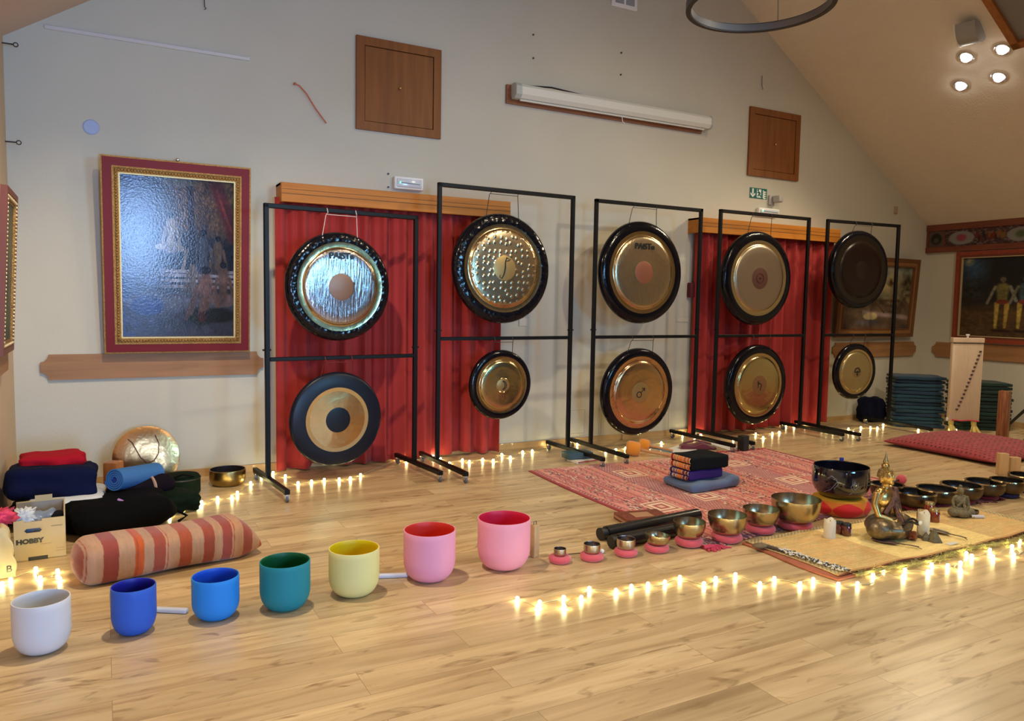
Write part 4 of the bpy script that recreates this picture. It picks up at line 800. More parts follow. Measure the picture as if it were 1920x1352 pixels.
# ---------------------------------------------------------------- golden statue
gold = mat('statue_gold', (.62, .42, .16), .30, 1., bump=.3, bscale=60, bdist=.002)
goldd = mat('statue_dark_bronze', (.22, .17, .11), .38, .85, bump=.5, bscale=25, bdist=.004, var=.3, vscale=18)
robe = mat('statue_robe', (.13, .065, .05), .42, .6, bump=.8, bscale=70, bdist=.004, var=.5, vscale=50)
def melt(name, parts, m, parent, vox=.005, it=3):
    mb = MB()
    for k, a in parts: getattr(mb, k)(*a) if isinstance(a, (tuple, list)) else getattr(mb, k)(**a)
    o = mb.build(name, m, parent, 180); md = o.modifiers.new('merge', 'REMESH'); md.mode = 'VOXEL'; md.voxel_size = vox; md.use_smooth_shade = True
    s_ = o.modifiers.new('smooth', 'SMOOTH'); s_.iterations = it; s_.factor = .5; return o
def buddha(label, loc, S_, gm, dm, rm, hm, rz, crown=True):
    r = thing('seated_statue', label, 'statue', loc, rz); r.scale = (S_,)*3
    # unit: total height about 1, faces -y
    melt('crossed_legs', [('ball', ((0, -.04, .14), (.30, .22, .13), 24)), ('ball', ((-.22, -.08, .13), (.15, .15, .125), 20)), ('ball', ((.22, -.08, .13), (.15, .15, .125), 20)), ('ball', ((0, -.14, .05), (.17, .14, .05), 20)), ('tube', ([(-.30, -.12, .13), (-.08, -.25, .12), (.14, -.22, .13)], .06, 10)), ('tube', ([(.30, -.12, .12), (.05, -.22, .08), (-.14, -.22, .09)], .06, 10)), ('ball', ((0, 0, .04), (.2, .18, .04), 20))], dm, r, .014)
    melt('body', [('ball', ((0, 0, .30), (.125, .09, .14), 20)), ('ball', ((0, 0, .44), (.155, .095, .14), 20)), ('ball', ((-.11, 0, .53), (.065, .055, .055), 14)), ('ball', ((.11, 0, .53), (.065, .055, .055), 14)),
        ('tube', ([(-.155, 0, .53), (-.205, -.0, .40), (-.20, -.05, .27), (-.10, -.16, .23)], .04, 10, 0, False, [.052, .043, .038, .028])), ('tube', ([(.155, 0, .53), (.20, -.0, .40), (.20, -.06, .28), (.10, -.16, .23)], .04, 10, 0, False, [.052, .043, .038, .028])),
        ('ball', ((-.06, -.18, .225), (.055, .035, .020), 12)), ('ball', ((.06, -.18, .235), (.055, .035, .020), 12)), ('tube', ([(0, 0, .54), (0, -.005, .64)], .045, 12)),
        ('ball', ((0, -.010, .70), (.080, .085, .095), 20)), ('ball', ((0, -.025, .655), (.055, .06, .045), 16)), ('ball', ((-.082, .01, .675), (.012, .02, .05), 10)), ('ball', ((.082, .01, .675), (.012, .02, .05), 10)),
        ('tube', ([(0, -.090, .735), (0, -.108, .69)], .012, 8, 0, False, [.009, .016])), ('ball', ((0, -.088, .652), (.026, .014, .008), 10)), ('ball', ((0, -.082, .628), (.026, .018, .016), 10)), ('ball', ((-.033, -.083, .715), (.022, .012, .009), 10)), ('ball', ((.033, -.083, .715), (.022, .012, .009), 10))], gm, r, .0085, 2)
    mb = MB(); n = 0
    for j in range(9 if crown else 0):
        ph = j/9*PI*.52; z = .700+.100*math.sin(ph); rr = .083*math.cos(ph*.88); k = max(6, int(26*rr/.083))
        for i in range(k):
            a = 2*PI*(i+.5*(j % 2))/k
            if math.sin(a) < -.35 and j < 4: continue
            mb.ball((rr*math.cos(a), rr*math.sin(a)*1.02+.002, z), .0120, 6)
    mb.ball((0, .012, .735), (.080, .080, .074), 20); mb.ball((0, .01, .825), (.045, .045, .035), 16)
    if crown: mb.lathe([(0, .85), (.022, .85), (.030, .875), (.018, .91), (.012, .94), (.004, .985), (0, 1.0)], 14, M=T(0, .01, 0))
    mb.build('hair', hm, r)
    melt('robe', [('ball', ((.035, .012, .42), (.155, .098, .165), 20)), ('tube', ([(.165, -.01, .54), (.215, -.01, .40), (.215, -.05, .27)], .05, 10, 0, False, [.056, .055, .052])), ('tube', ([(.11, -.06, .56), (-.02, -.105, .40), (-.12, -.07, .28)], .03, 8, 0, False, [.045, .036, .03])), ('tube', ([(.05, -.10, .5), (.03, -.13, .32), (.02, -.2, .20), (.0, -.27, .10)], .03, 8, 0, False, [.03, .035, .05, .035]))], rm, r, .012)
    return r
p = F(1668, 1006, .03); p.y += .05
st = buddha('golden seated meditating statue with a pointed crown, largest thing on the straw mat', (p.x, p.y, .026), .555, gold, goldd, robe, mat('statue_hair', (.42, .30, .13), .35, 1.), .12)
p = F(1806, 968, .03)
stone = mat('mossy_stone', (.20, .17, .10), .65, .2, bump=.8, bscale=40, bdist=.004, var=.3, vscale=25)
sb_ = buddha('small dark stone seated statue beside a white roll', (p.x, p.y+.03, .026), .30, stone, stone, stone, stone, -.4, False); sb_.scale = (.265, .27, .262)
# prayer beads and small stones in the lap of both
mb = MB(); c = Vector((4.60, 3.07, 0)); rnd = random.Random(5)
for i in range(34): a = i/34*2*PI; mb.ball((.055*math.cos(a), .03*math.sin(a)-.01, .012*math.sin(a*2)), .008, 6)
mb.ball((.04, -.045, .0), (.018, .006, .014), 10, mi=1)
q = F(1680, 985, .0); o = mb.build('bead_bracelet', [mat('black_bead', (.012, .012, .016), .2), mat('bead_white')]); o.location = (st.location.x+.04, st.location.y-.155, .150); tag(o, 'black bead bracelet with a white charm in the lap of the golden statue', 'bracelet')
def rock(name, label, px, py, R, m, sq=.7, seed=1, z=.026):
    p = F(px, py, z); rs = random.Random(seed); bm = bmesh.new(); bmesh.ops.create_icosphere(bm, subdivisions=2, radius=1)
    for v in bm.verts: k = 1+rs.uniform(-.22, .22); v.co = Vector((v.co.x*R*k, v.co.y*R*k, v.co.z*R*sq*k))
    z0 = min(v.co.z for v in bm.verts); me = bpy.data.meshes.new(name); bm.to_mesh(me); bm.free(); me.materials.append(m); o = bpy.data.objects.new(name, me); COL.objects.link(o); o.location = (p.x, p.y, z-z0-.002); return tag(o, label, 'stone', 'crystals on the straw mat')
ck = mat('smoky_crystal', (.12, .10, .08), .15, .2, spec=.9); rock('crystal', 'small dark pyramid crystal in front of the golden statue', 1676, 1005, .034, ck, 1., 2); rock('crystal', 'reddish brown crystal beside the tall candle', 1710, 1013, .034, mat('red_crystal', (.22, .06, .03), .2, .1), .9, 5)
mb = MB(); mb.lathe([(0, 0), (.055, 0), (.05, .012), (.012, .075), (0, .082)], 5); mb.lathe([(0, .0), (.03, 0), (.024, .03), (.0, .06)], 4, M=T(-.03, .03, 0)); o = mb.build('crystal', mat('green_crystal', (.17, .14, .08), .3, 0., var=.3, vscale=40), smooth=0); p = F(1750, 1016, .024); o.location = (p.x, p.y, .024); tag(o, 'pointed greenish crystal beside the tall candle', 'stone', 'crystals on the straw mat')
o = rock('crystal', 'dark flat crystal chip between the tall candle and the red crystal', 1726, 1009, .02, ck, .5, 9)
# candles
wax = mat('ivory_wax', (.78, .72, .58), .45, spec=.4)
def candle(label, px, py, R, H, jag):
    p = F(px, py, .026); r = thing('pillar_candle', label, 'candle', (p.x, p.y, .024), group='ivory pillar candles')
    def fn(v): return Vector((v.x, v.y, v.z+(.010*math.sin(math.atan2(v.y, v.x)*3+jag) if v.z > H*.9 and math.hypot(v.x, v.y) > R*.6 else 0)))
    MB().lathe([(0, 0), (R*.98, 0), (R, .004), (R, H*.95), (R*.95, H), (R*.85, H*.99), (R*.72, H*.93), (0, H*.91)], 32, fn=fn).build('wax_body', wax, r, 50)
    MB().tube([(0, 0, H*.90), (.002, 0, H*.96), (.006, 0, H*.99)], .0015, 6).build('wick', mat('wick', (.03, .025, .02), .8), r)
candle('short ivory pillar candle beside two small dark jars', 1555, 1007, .037, .115, 0); candle('tall ivory pillar candle in front of the golden statue', 1730, 1006, .037, .165, 1)
def jar(label, px, py, dark, R=.033, H=.075):
    p = F(px, py, .026); r = thing('honey_jar', label, 'jar', (p.x, p.y, .024), YAW_L, group='small glass jars on the straw mat')
    MB().lathe([(0, 0), (R*.95, 0), (R, .005), (R, H*.72), (R*.85, H*.8), (R*.85, H*.82), (0, H*.82)], 28).build('glass', mat('honey_glass', (.24, .03, .01), .12, spec=.8, coat=.5) if not dark else mat('dark_honey', (.13, .02, .01), .12, spec=.8, coat=.5), r, 50)
    MB().lathe([(0, H*.80), (R*.92, H*.80), (R*.92, H*.97), (R*.86, H), (0, H)], 28).build('lid', mat('black_lid', (.02, .02, .02), .35) if dark else mat('gold_lid', (.6, .45, .2), .3, .8), r, 50)
    mb = MB(); n = 8
    for i in range(n): a0 = -PI/2+(i-n/2)*.12+.35; a1 = a0+.12; q = R*1.012; mb.add([(q*math.cos(a0), q*math.sin(a0), H*.18), (q*math.cos(a1), q*math.sin(a1), H*.18), (q*math.cos(a1), q*math.sin(a1), H*.60), (q*math.cos(a0), q*math.sin(a0), H*.60), ], [(0, 1, 2, 3)])
    mb.build('paper_label', mat('label_paper', (.62, .64, .70), .6), r)
YAW_L = .2
jar('small dark jar right behind the short candle', 1573, 999, True, .030, .078); jar('small dark jar in front of its twin beside the short candle', 1587, 1003, True, .030, .080)
jar('red honey jar with golden lid behind the tall candle', 1728, 978, False, .034, .085); jar('red honey jar with golden lid, nearer the small stone statue', 1751, 977, False, .036, .090); jar('golden lidded jar peeking out behind the two red honey jars', 1742, 965, False, .034, .095)
def feather(label, a, b, tint):
    p = F(*a, .034); q = F(*b, .034); d = q-p; L_ = d.length; r = thing('feather', label, 'feather', p, math.atan2(d.y, d.x), group='dark feathers on the straw mat')
    mb = MB(); pts = []
    for i in range(15): t = i/14; x = L_*.68*t; wv = .042*math.sin(min(1, t*1.15+.08)*PI)**.6; pts.append((x, wv, .0015*math.sin(i)))
    n = len(pts); vs = [(x, w_, z) for x, w_, z in pts]+[(x, -w_*.8, z) for x, w_, z in pts]+[(x, w_, z-.003) for x, w_, z in pts]+[(x, -w_*.8, z-.003) for x, w_, z in pts]
    fs = []
    for i in range(n-1): fs += [(i, i+1, n+i+1, n+i), (2*n+i, 3*n+i, 3*n+i+1, 2*n+i+1), (i, 2*n+i, 2*n+i+1, i+1), (n+i, n+i+1, 3*n+i+1, 3*n+i)]
    mb.add(vs, fs); mb.build('vane', mat(tint, (.16, .09, .08) if tint == 'feather_dark' else (.30, .24, .17), .7, var=.3, vscale=60), r)
    MB().tube([(L_*.1, 0, .002), (L_*.7, 0, .003), (L_*.9, .004, .002), (L_, -.006, -.004)], .0022, 6).tube([(L_*.68, 0, .003), (L_*.8, .012, .002), (L_*.93, .016, 0)], .003, 6).build('quill', mat('quill', (.10, .06, .05), .5), r)
feather('dark brown feather with a bound quill in front of the golden statue', (1634, 1009), (1729, 1028), 'feather_dark'); feather('pale brown feather lying past the tall candle', (1742, 990), (1815, 1011), 'feather_pale')
p = F(1825, 969, .03); o = MB().cyl((-.045, 0, .012), (.04, 0, .012), .013).cyl((.04, 0, .012), (.0405, 0, .012), .012, mi=1).build('white_roll', [mat('label_paper'), mat('roll_end', (.12, .08, .14), .6)]); o.location = (p.x, p.y-.03, .026); o.rotation_euler = (0, 0, -.55); tag(o, 'little white paper roll beside the small stone statue', 'roll')
p = F(1785, 1019, .027); o = MB().rbox((-.05, -.018, 0), (.05, .018, .003), .001, 1).build('note_card', mat('note_white', (.74, .70, .62), .6)); o.location = (p.x, p.y, .026); o.rotation_euler = (0, 0, .05); tag(o, 'faint white paper slip near the front edge of the straw mat', 'paper')
p = F(1806, 966, .03); rnd = random.Random(1)
for k in range(3):
    o = rock('crystal', ['white pebble in front of the small stone statue', 'brown pebble in front of the small stone statue', 'olive pebble in front of the small stone statue'][k], 1806+k*9, 970+k, .012, [mat('note_white'), mat('rattle_wood'), mat('olive_face')][k], .8, 20+k)
p = F(1822, 963, .03); o = bowl('stone_dish', 'small mottled dish beside the small stone statue', 'dish', (p.x, p.y, .026), .09, .03, mat('rattle_wood'), None, .5, .004)
# ---------------------------------------------------------------- black crystal bowl on a lotus cushion
cp = F(1582, 968, 0); cpt = Vector((4.765, 3.70, 0))
def paint_lotus(U, V):
    C = np.tile([.78, .42, .03], (len(U), 1)); a = (U*6) % 1
    C = mixc(C, ((np.abs(a-.5)/.50)**1.6+(np.abs(V-.46)/.50)**1.6 < 1)*1., (.78, .02, .06)); return C
CR = .215
r = thing('lotus_cushion', 'round orange and red petal patterned cushion under the black crystal bowl', 'cushion', cpt)
def lfn(u, v):
    a = 2*PI*u-.6; t = v; rr = CR*(1-.10*(1-math.sin(t*PI))); z = .004+.105*t; rr = CR*(.86+.14*math.sin(PI*min(1, t*1.0))); return (rr*math.cos(a), rr*math.sin(a), z)
grid('petal_side', lfn, 240, 40, mat('petal_cloth', (.5, .5, .5), .7, vcol=True, sheen=.2), r, 0, paint_lotus)
MB().lathe([(0, .118), (CR*.6, .116), (CR*.87, .108), (CR*.85, .006), (0, .004)], 48).build('core', mat('orange_cloth', (.72, .38, .03), .7), r)
blkg = mat('black_glass_bowl', (.006, .007, .014), .06, spec=.9, coat=.6)
r = bowl('crystal_bowl', 'big glossy black crystal bowl with a faint grey drawing on its side', 'bowl', (cpt.x, cpt.y, .112), .385, .232, blkg, mat('black_inside', (.004, .004, .012), .25), .35, .007, .045, rnd=.55)
# faint drawing wound on the shell
def on_shell(deg, z): a = math.radians(deg); R = .1925*(1.045 if z > .08 else .98)+.0015; return (R*math.cos(a), R*math.sin(a), z)
mb = MB(); c0a = math.degrees(math.atan2(-cpt.y, -cpt.x))
for pts in ([(28, .16), (20, .12), (26, .08), (18, .06)], [(-34, .06), (-18, .09), (-6, .15), (-16, .19), (-28, .16)], [(34, .13), (29, .15), (24, .13), (28, .10), (35, .12), (34, .16)], [(-20, .19), (-8, .17), (-4, .13), (-14, .09)]):
    q = []
    for i in range(len(pts)-1):
        for k in range(5): t = k/5; q.append(on_shell(c0a+pts[i][0]*(1-t)+pts[i+1][0]*t, pts[i][1]*(1-t)+pts[i+1][1]*t))
    mb.tube(q, .0013, 5)
mb.build('line_drawing', mat('grey_drawing', (.30, .32, .42), .5), r)
p = F(1578, 862, .25); r = thing('water_bottle', 'clear plastic bottle with a blue cap behind the black bowl', 'bottle', (p.x, p.y, .004))
MB().lathe([(0, 0), (.034, 0), (.036, .01), (.036, .17), (.030, .20), (.014, .225), (.014, .24), (0, .24)], 28).build('body', mat('clear_plastic', (.75, .82, .9), .08, trans=.8), r)
MB().cyl((0, 0, .235), (0, 0, .262), .017).build('cap', mat('blue_cap', (.01, .05, .45), .35), r)
# ---------------------------------------------------------------- red ball mallet by the golden statue
p = F(1690, 898, .05); r = thing('gong_mallet', 'crimson ball mallet standing out behind the golden statue', 'mallet', (p.x, p.y, .045))
MB().ball((0, 0, 0), .043, 20).build('head', pinkf, r); MB().cyl((-.04, -.0, 0), (-.30, -.04, -.03), .008).build('handle', mat('black_matt'), r)
# ---------------------------------------------------------------- folded cushions on the kilim
def thai(label, x0, x1, y0, y1, z0, h, top, group, rz, cols, rows=2):
    c = Vector(((x0+x1)/2, (y0+y1)/2, z0)); r = thing('folded_cushion', label, 'cushion', c, rz, group=group); wx, wy = (x1-x0)/2, (y1-y0)/2
    MB().rbox((-wx, -wy, 0), (wx, wy, h), .022, 3, fn=lambda v: Vector((v.x, v.y, v.z+.004*math.sin(v.x*20)*math.sin(v.y*17)*(v.z > h*.5))), sub=12).build('cover', top, r, 180)
    for k in range(rows):
        z = h*k/rows; hh = h/rows
        grid('patterned_end', lambda u, v, z=z, hh=hh: (-wx-.004-.010*math.sin(PI*v), -wy+.012+(2*wy-.024)*(1-u), z+.004+(hh-.008)*v), 90, 12, mat('striped_end', (.5, .5, .5), .8, vcol=True), r, .003,
             lambda U, V, k=k: endp(U, V, k, cols))
def endp(U, V, k, cols):
    C = np.tile(cols[0], (len(U), 1)); C = mixc(C, (np.sin(U*38+k) > .75)*1., cols[1]); C = mixc(C, (np.abs(U-.55) < .10)*1., cols[2]); C = mixc(C, (np.sin(U*75) > .6)*(np.abs(U-.3) < .15)*1., cols[1]); C = mixc(C, (np.abs(U-.12) < .05)*1., cols[3]); return C
base = F(1290, 925)
bx, by = 4.185, 4.70
o = MB().rbox((-.28, -.20, 0), (.28, .20, .075), .036, 3, fn=lambda v: Vector((v.x, v.y+.03*math.sin(v.x*6), v.z*(1-.30*abs(math.sin(v.x*9+1))*abs(math.cos(v.y*7)))+.02*(v.x > .15)*(v.z > .03))), sub=16).build('floor_cushion', mat('slate_blue_cloth', (.09, .145, .29), .85, sheen=.3, bump=.3, bscale=120, var=.12, vscale=10), smooth=180)
o.location = (4.37, 4.74, .010); o.rotation_euler = (0, 0, -.05); tag(o, 'flat slate blue cushion at the bottom of the stack on the kilim', 'cushion', 'cushions stacked on the kilim')
thai('purple folded cushion with striped end in the middle of the stack on the kilim', 4.13, 4.50, 4.62, 4.87, .085, .085, mat('purple_cloth', (.045, .020, .15), .85, spec=.2), 'cushions stacked on the kilim', .03, [(.45, .2, .2), (.85, .8, .8), (.85, .5, .2), (.25, .12, .35)])
thai('black folded cushion with checked end on top of the stack on the kilim', 4.14, 4.54, 4.60, 4.87, .170, .110, mat('black_cloth', (.004, .006, .008), .9, spec=.2), 'cushions stacked on the kilim', -.02, [(.75, .45, .28), (.9, .78, .62), (.90, .55, .30), (.65, .12, .15)])
# ---------------------------------------------------------------- black tubes, carved box, chime block, white ball mallet
gl = mat('black_gloss_tube', (.010, .011, .013), .22, spec=.6)
def btube(label, a, b, R, z, cap=True):
    p = F(*a, z); q = F(*b, z); r = thing('black_tube', label, 'tube', p, group='black tubes beside the brass bowls'); d = q-p; u_ = d.normalized()
    MB().cyl((0, 0, 0), d, R, n=28).build('body', gl, r)
    MB().cyl(-u_*.035, u_*.02, R*.80, n=24).cyl(-u_*.05, -u_*.035, R*.9, n=24).build('end_plug', mat('black_matt'), r)
btube('black glossy tube lying further from the viewer, its end passing the brass bowl', (1136, 999), (1308, 965), .043, .044); btube('black glossy tube lying nearer the small brass bowls', (1157, 1014), (1300, 987), .043, .044)
p = F(1187, 975); r = thing('carved_box', 'flat dark red carved box lying behind the black tubes', 'box', (3.28, 4.13, .001), -.18)
cbm = mat('carved_maroon', (.20, .05, .03), .5, bump=.8, bscale=60, bdist=.004, var=.3, vscale=40)
MB().rbox((-.17, -.11, 0), (.17, .11, .045), .006, 2).build('body', cbm, r, 30)
MB().box((-.08, -.06, .045), (.06, .05, .047)).build('lid_inlay', mat('tan_inlay', (.45, .24, .14), .5), r, 0)
mb = MB()
mb.box((-.155, -.1115, .014), (.155, -.109, .030))
mb.build('front_inlay', mat('tan_inlay'), r, 0); mb = MB()
mb.box((-.172, -.095, .014), (-.169, .095, .030))
mb.build('side_inlay', mat('tan_inlay'), r, 0)
p = F(1002, 1044); r = thing('chime_block', 'upright pale wooden chime block behind the rose pink bowl', 'block', (p.x, p.y, 0), .2)
MB().rbox((-.02, -.02, 0), (.02, .02, .195), .004, 2).build('body', wood('pale_beech', (.50, .32, .16), (.62, .42, .22), 'z', 1), r, 30); MB().tube([(-.012, 0, .19), (-.008, 0, .215), (.008, 0, .215), (.012, 0, .19)], .0022, 6).build('hook', darkm, r)
p = F(1129, 1033, .015); q = F(1060, 1038, .012); r = thing('ball_mallet', 'thin black stick with a small white ball behind the tiny bowls', 'mallet', (p.x, p.y, .014)); MB().ball((0, 0, 0), .0135, 14).build('head', whitep, r); MB().tube([(0, 0, 0), (q.x-p.x, q.y-p.y, -.008)], .0028, 6).build('stick', mat('black_matt'), r)
# ---------------------------------------------------------------- things on the floor by the stands
p = F(1086, 866); r = thing('hard_case', 'dark teal book lying under the base bar of the tall stand', 'book', (3.98, 6.03, .028), -.1); MB().rbox((-.13, -.08, 0), (.13, .08, .060), .005, 2).build('cover', mat('teal_case', (.025, .08, .11), .5), r, 30)
r.name = 'thick_book'; MB().box((-.122, -.083, .008), (.125, -.078, .052)).build('pages', mat('dark_pages', (.05, .09, .12), .7), r, 0)
r = thing('paper_box', 'flat white box with red edging under the dark teal book', 'box', (4.02, 5.98, .001), .1); MB().rbox((-.14, -.08, 0), (.14, .08, .026), .002, 1).build('body', mat('paper_white', (.80, .76, .68), .6), r, 0); MB().box((-.13, -.082, .006), (.13, -.079, .020)).build('red_edge', mat('red_edge', (.45, .10, .06), .6), r, 0)
orf = mat('orange_fleece', (.80, .28, .02), .9, sheen=.5, bump=.8, bscale=60, bdist=.006)
def fmallet(label, a, b, R, Lh, sm, m=orf):
    p = F(*a, R); q = F(*b, .015); d = q-p; u_ = d.normalized(); r = thing('gong_mallet', label, 'mallet', p, group='gong mallets on the floor')
    Mq = (u_.to_track_quat('Z', 'Y')).to_matrix().to_4x4()
    MB().lathe([(0, -Lh*.5), (R*.75, -Lh*.5), (R, -Lh*.3), (R*1.02, 0), (R, Lh*.3), (R*.75, Lh*.5), (0, Lh*.5)], 28, M=Mq).build('head', m, r, 60)
    MB().cyl(u_*Lh*.4, d, sm[1], n=12).build('handle', sm[0], r)
hw = wood('mallet_handle', (.55, .26, .12), (.68, .36, .18), 'x', 1)
fmallet('big orange fleece gong mallet with a thick wooden handle', (1187, 841), (1262, 855), .072, .14, (hw, .016)); fmallet('second orange fleece mallet, lying behind the big one', (1208, 834), (1262, 845), .058, .11, (hw, .012))
fmallet('small purple ball mallet with a thin blue stick', (1215, 838), (1262, 849), .026, .05, (mat('blue_stick', (.04, .22, .45), .4), .005), mat('lilac_felt', (.45, .22, .55), .9))
def sheet(label, pts, z):
    c = sum((F(*p) for p in pts), Vector())/len(pts); mb = MB(); v = [F(*p)-c for p in pts]; mb.prism([(q.x, q.y) for q in v], 0, .003, 'z'); o = mb.build('paper_sheet', mat('sheet_white', (.80, .80, .80), .6), smooth=0); o.location = (c.x, c.y, z); tag(o, label, 'paper', 'white sheets on the floor')
sheet('white sheets of paper beside the orange mallets', [(1248, 843), (1284, 832), (1322, 852), (1278, 856)], .002); sheet('long white sheet lying beyond the wheel of the middle stand', [(1328, 832), (1352, 826), (1384, 838), (1372, 847)], .002)
mar = mat('maroon_bag', (.13, .012, .03), .5, sheen=.2)
r = thing('maroon_pouch', 'dark maroon cloth pouch between the papers and the stand wheel', 'pouch', F(1308, 842, .001), -.45)
MB().rbox((-.19, -.05, 0), (.19, .05, .07), .02, 3, fn=lambda v: Vector((v.x, v.y, v.z*(1-.5*abs(v.x)/.19)+.012*math.sin(v.x*30)*(v.z > .03))), sub=10).build('body', mar, r, 180); MB().tube([(-.15, .03, .055), (0, .045, .085), (.15, .03, .05)], .009, 8).build('fold', mar, r)
p = F(1393, 846); r = thing('speaker_box', 'small upright black box beside the stand wheel at the kilim corner', 'box', (p.x, p.y, 0), .1); MB().rbox((-.045, -.04, 0), (.045, .04, .165), .006, 2).build('body', mat('black_matt'), r, 30); MB().box((-.038, -.042, .02), (.038, -.0405, .15)).build('front_panel', mat('speaker_cloth', (.02, .02, .025), .8), r, 0)

mb = MB(); rnd = random.Random(12); pc = (F(1815, 938)+F(1835, 928))/2
pl = [(pc.x+.30*math.cos(a)*(1+.12*math.sin(a*3)), pc.y+.13*math.sin(a)*(1+.15*math.cos(a*2))) for a in [2*PI*i/26 for i in range(26)]]
mb.prism(pl, .001, .006, 'z')
for i in range(20): a = -PI*.15-i*.09; p = Vector((pc.x+.29*math.cos(a), pc.y+.125*math.sin(a), .004)); mb.tube([p, p+Vector((rnd.uniform(.0, .04), -rnd.uniform(.02, .06), 0))], .004, 5)
tag(mb.build('maroon_cloth', mat('maroon_bag'), smooth=0), 'fringed deep red cloth spread under the dark singing bowls', 'cloth')
# ================================================================ striped bolster
STR = [(0, .035, (.60, .26, .15)), (.035, .125, (.72, .55, .42)), (.125, .20, (.58, .24, .20)), (.20, .28, (.72, .56, .44)), (.28, .325, (.74, .32, .10)), (.325, .375, (.68, .52, .40)), (.375, .435, (.60, .26, .18)), (.435, .51, (.72, .54, .40)), (.51, .575, (.64, .28, .14)), (.575, .64, (.70, .54, .42)), (.64, .70, (.60, .26, .17)), (.70, .745, (.70, .52, .38)), (.745, .80, (.58, .24, .18)), (.80, .865, (.72, .52, .36)), (.865, .925, (.60, .26, .18)), (.925, .975, (.72, .54, .40)), (.975, 1.01, (.72, .30, .12))]
def paint_bol(U, V):
    C = np.tile([.7, .4, .3], (len(U), 1)); u2 = U+.006*np.sin(V*12)
    for a, b, c in STR: C = mixc(C, ((u2 >= a) & (u2 < b))*1., c)
    for a, b, c in STR[::3]: C = mixc(C, (np.abs(u2-b-.012) < .0025)*.8, (.62, .22, .14))
    return C*(.93+.14*nz(U*3, V, 30, 5, 3))[:, None]
def bfn(u, v):
    a = 2*PI*v; e = (1-(1-u/.085)**2)**.5 if u < .085 else 1.; t = (1-u)/.14; e2 = 1 if t > 1 else t**.55
    c, s = math.cos(a), math.sin(a); sx = abs(c)**.62*(1 if c > 0 else -1); sz = abs(s)**.62*(1 if s > 0 else -1)
    y = .155*sx*e*(.55+.45*e2); z = .112+.112*sz*e*max(e2, .02)*(1+.05*math.sin(u*9)); z -= .065*(1-e2); return (-.485+.97*u, y, max(.003, z))
r = thing('bolster', 'long bolster cushion with rust, brown and cream stripes', 'cushion', (.305, 4.56, 0), .175)
grid('cover', bfn, 300, 64, mat('striped_cotton', (.5, .5, .5), .85, vcol=True, bump=.2, bscale=150, bdist=.002, sheen=.3), r, 0, paint_bol)
0 and MB().tube([(-.482, .14*math.cos(a), max(.006, .112+.105*math.sin(a))) for a in [2*PI*i/24 for i in range(24)]], .006, 6, closed=True).build('piping', mat('rust_cloth'), r)
# ================================================================ corner pile
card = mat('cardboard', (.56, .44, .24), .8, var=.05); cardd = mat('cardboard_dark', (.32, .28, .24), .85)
r = thing('cardboard_box', 'open cardboard box with black printed word and oval hand hole', 'box', (-.340, 4.975, 0), .04)
bw, bd, bh, t = .250, .34, .235, .006
mb = MB()
# front wall with an oval hand hole
hole = arc(-.02, .175, .030, 90, 270, 8, .012); hole = [(x-.03 if x < -.02 else x, z) for x, z in hole]
hx0, hx1, hz0, hz1 = -.075, .010, .160, .185
for lo, hi in (((-bw/2, 0), (hx0, bh)), ((hx1, 0), (bw/2, bh-.0)), ((hx0, 0), (hx1, hz0)), ((hx0, hz1), (hx1, bh-.012))): mb.box((lo[0], 0, lo[1]), (hi[0], t, hi[1]))
for cx, s in ((hx0, 1), (hx1, -1)):
    for k in range(3): mb.box((cx if s > 0 else cx-.003*(3-k), 0, hz0), (cx+.003*(3-k) if s > 0 else cx, t, hz0+.0035*(k+1))); mb.box((cx if s > 0 else cx-.003*(3-k), 0, hz1-.0035*(k+1)), (cx+.003*(3-k) if s > 0 else cx, t, hz1))
mb.box((-bw/2, t, 0), (-bw/2+t, bd, bh)).box((bw/2-t, t, 0), (bw/2, bd, bh+.02)).box((-bw/2, bd-t, 0), (bw/2, bd, bh+.03)).box((-bw/2, 0, 0), (bw/2, bd, t)).box((-.03, bd-t, bh+.03), (.06, bd, bh+.06))
mb.build('body', card, r, 0)
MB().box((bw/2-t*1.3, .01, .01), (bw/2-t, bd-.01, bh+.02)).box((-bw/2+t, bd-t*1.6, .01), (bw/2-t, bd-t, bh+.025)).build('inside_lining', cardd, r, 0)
MB().rbox((-.06, -.001, .0), (.035, .003, .022), .001, 1).build('lower_hand_hole', mat('black_matt'), r, 0)
text('lettering', 'HOBBY', .036, BLKP, r, T(-.050, -.0012, .112) @ Rx(PI/2), .0006, .0022, 1.1)
MB().box((.00, -.001, .088), (.055, .001, .090)).box((.055, -.001, .185), (.11, .001, .190)).box((.075, -.001, .04), (.118, .001, .0415)).box((.075, -.001, .056), (.118, .001, .0575)).build('small_print', mat('print_brown', (.25, .2, .12), .6), r, 0)
def blob(name, label, cat, loc, dims, m, seed=0, rz=0, amp=.12, group=None, freq=3., rr=.7, rot=None, sub=10):
    mx, my, mz = [d/2 for d in dims]; off = Vector((seed*3.1, seed*1.7, seed*.9))
    def fn(v): n = noise.noise(v*freq/max(dims)*1.6+off); k = 1+amp*n*2; return Vector((v.x*k, v.y*k, v.z*(1+amp*n*1.5)))
    o = MB().rbox((-mx, -my, -mz), (mx, my, mz), min(dims)*.5*rr, 3, fn=fn, sub=sub).build(name, m, smooth=180)
    z0 = min((v.co.z for v in o.data.vertices)); o.location = (loc[0], loc[1], loc[2]-z0); o.rotation_euler = rot or (0, 0, rz)
    return tag(o, label, cat, group) if label else o
wcl = mat('white_cloth', (.62, .64, .66), .8, sheen=.2); bpl = mat('blue_grey_plastic', (.20, .26, .38), .3)
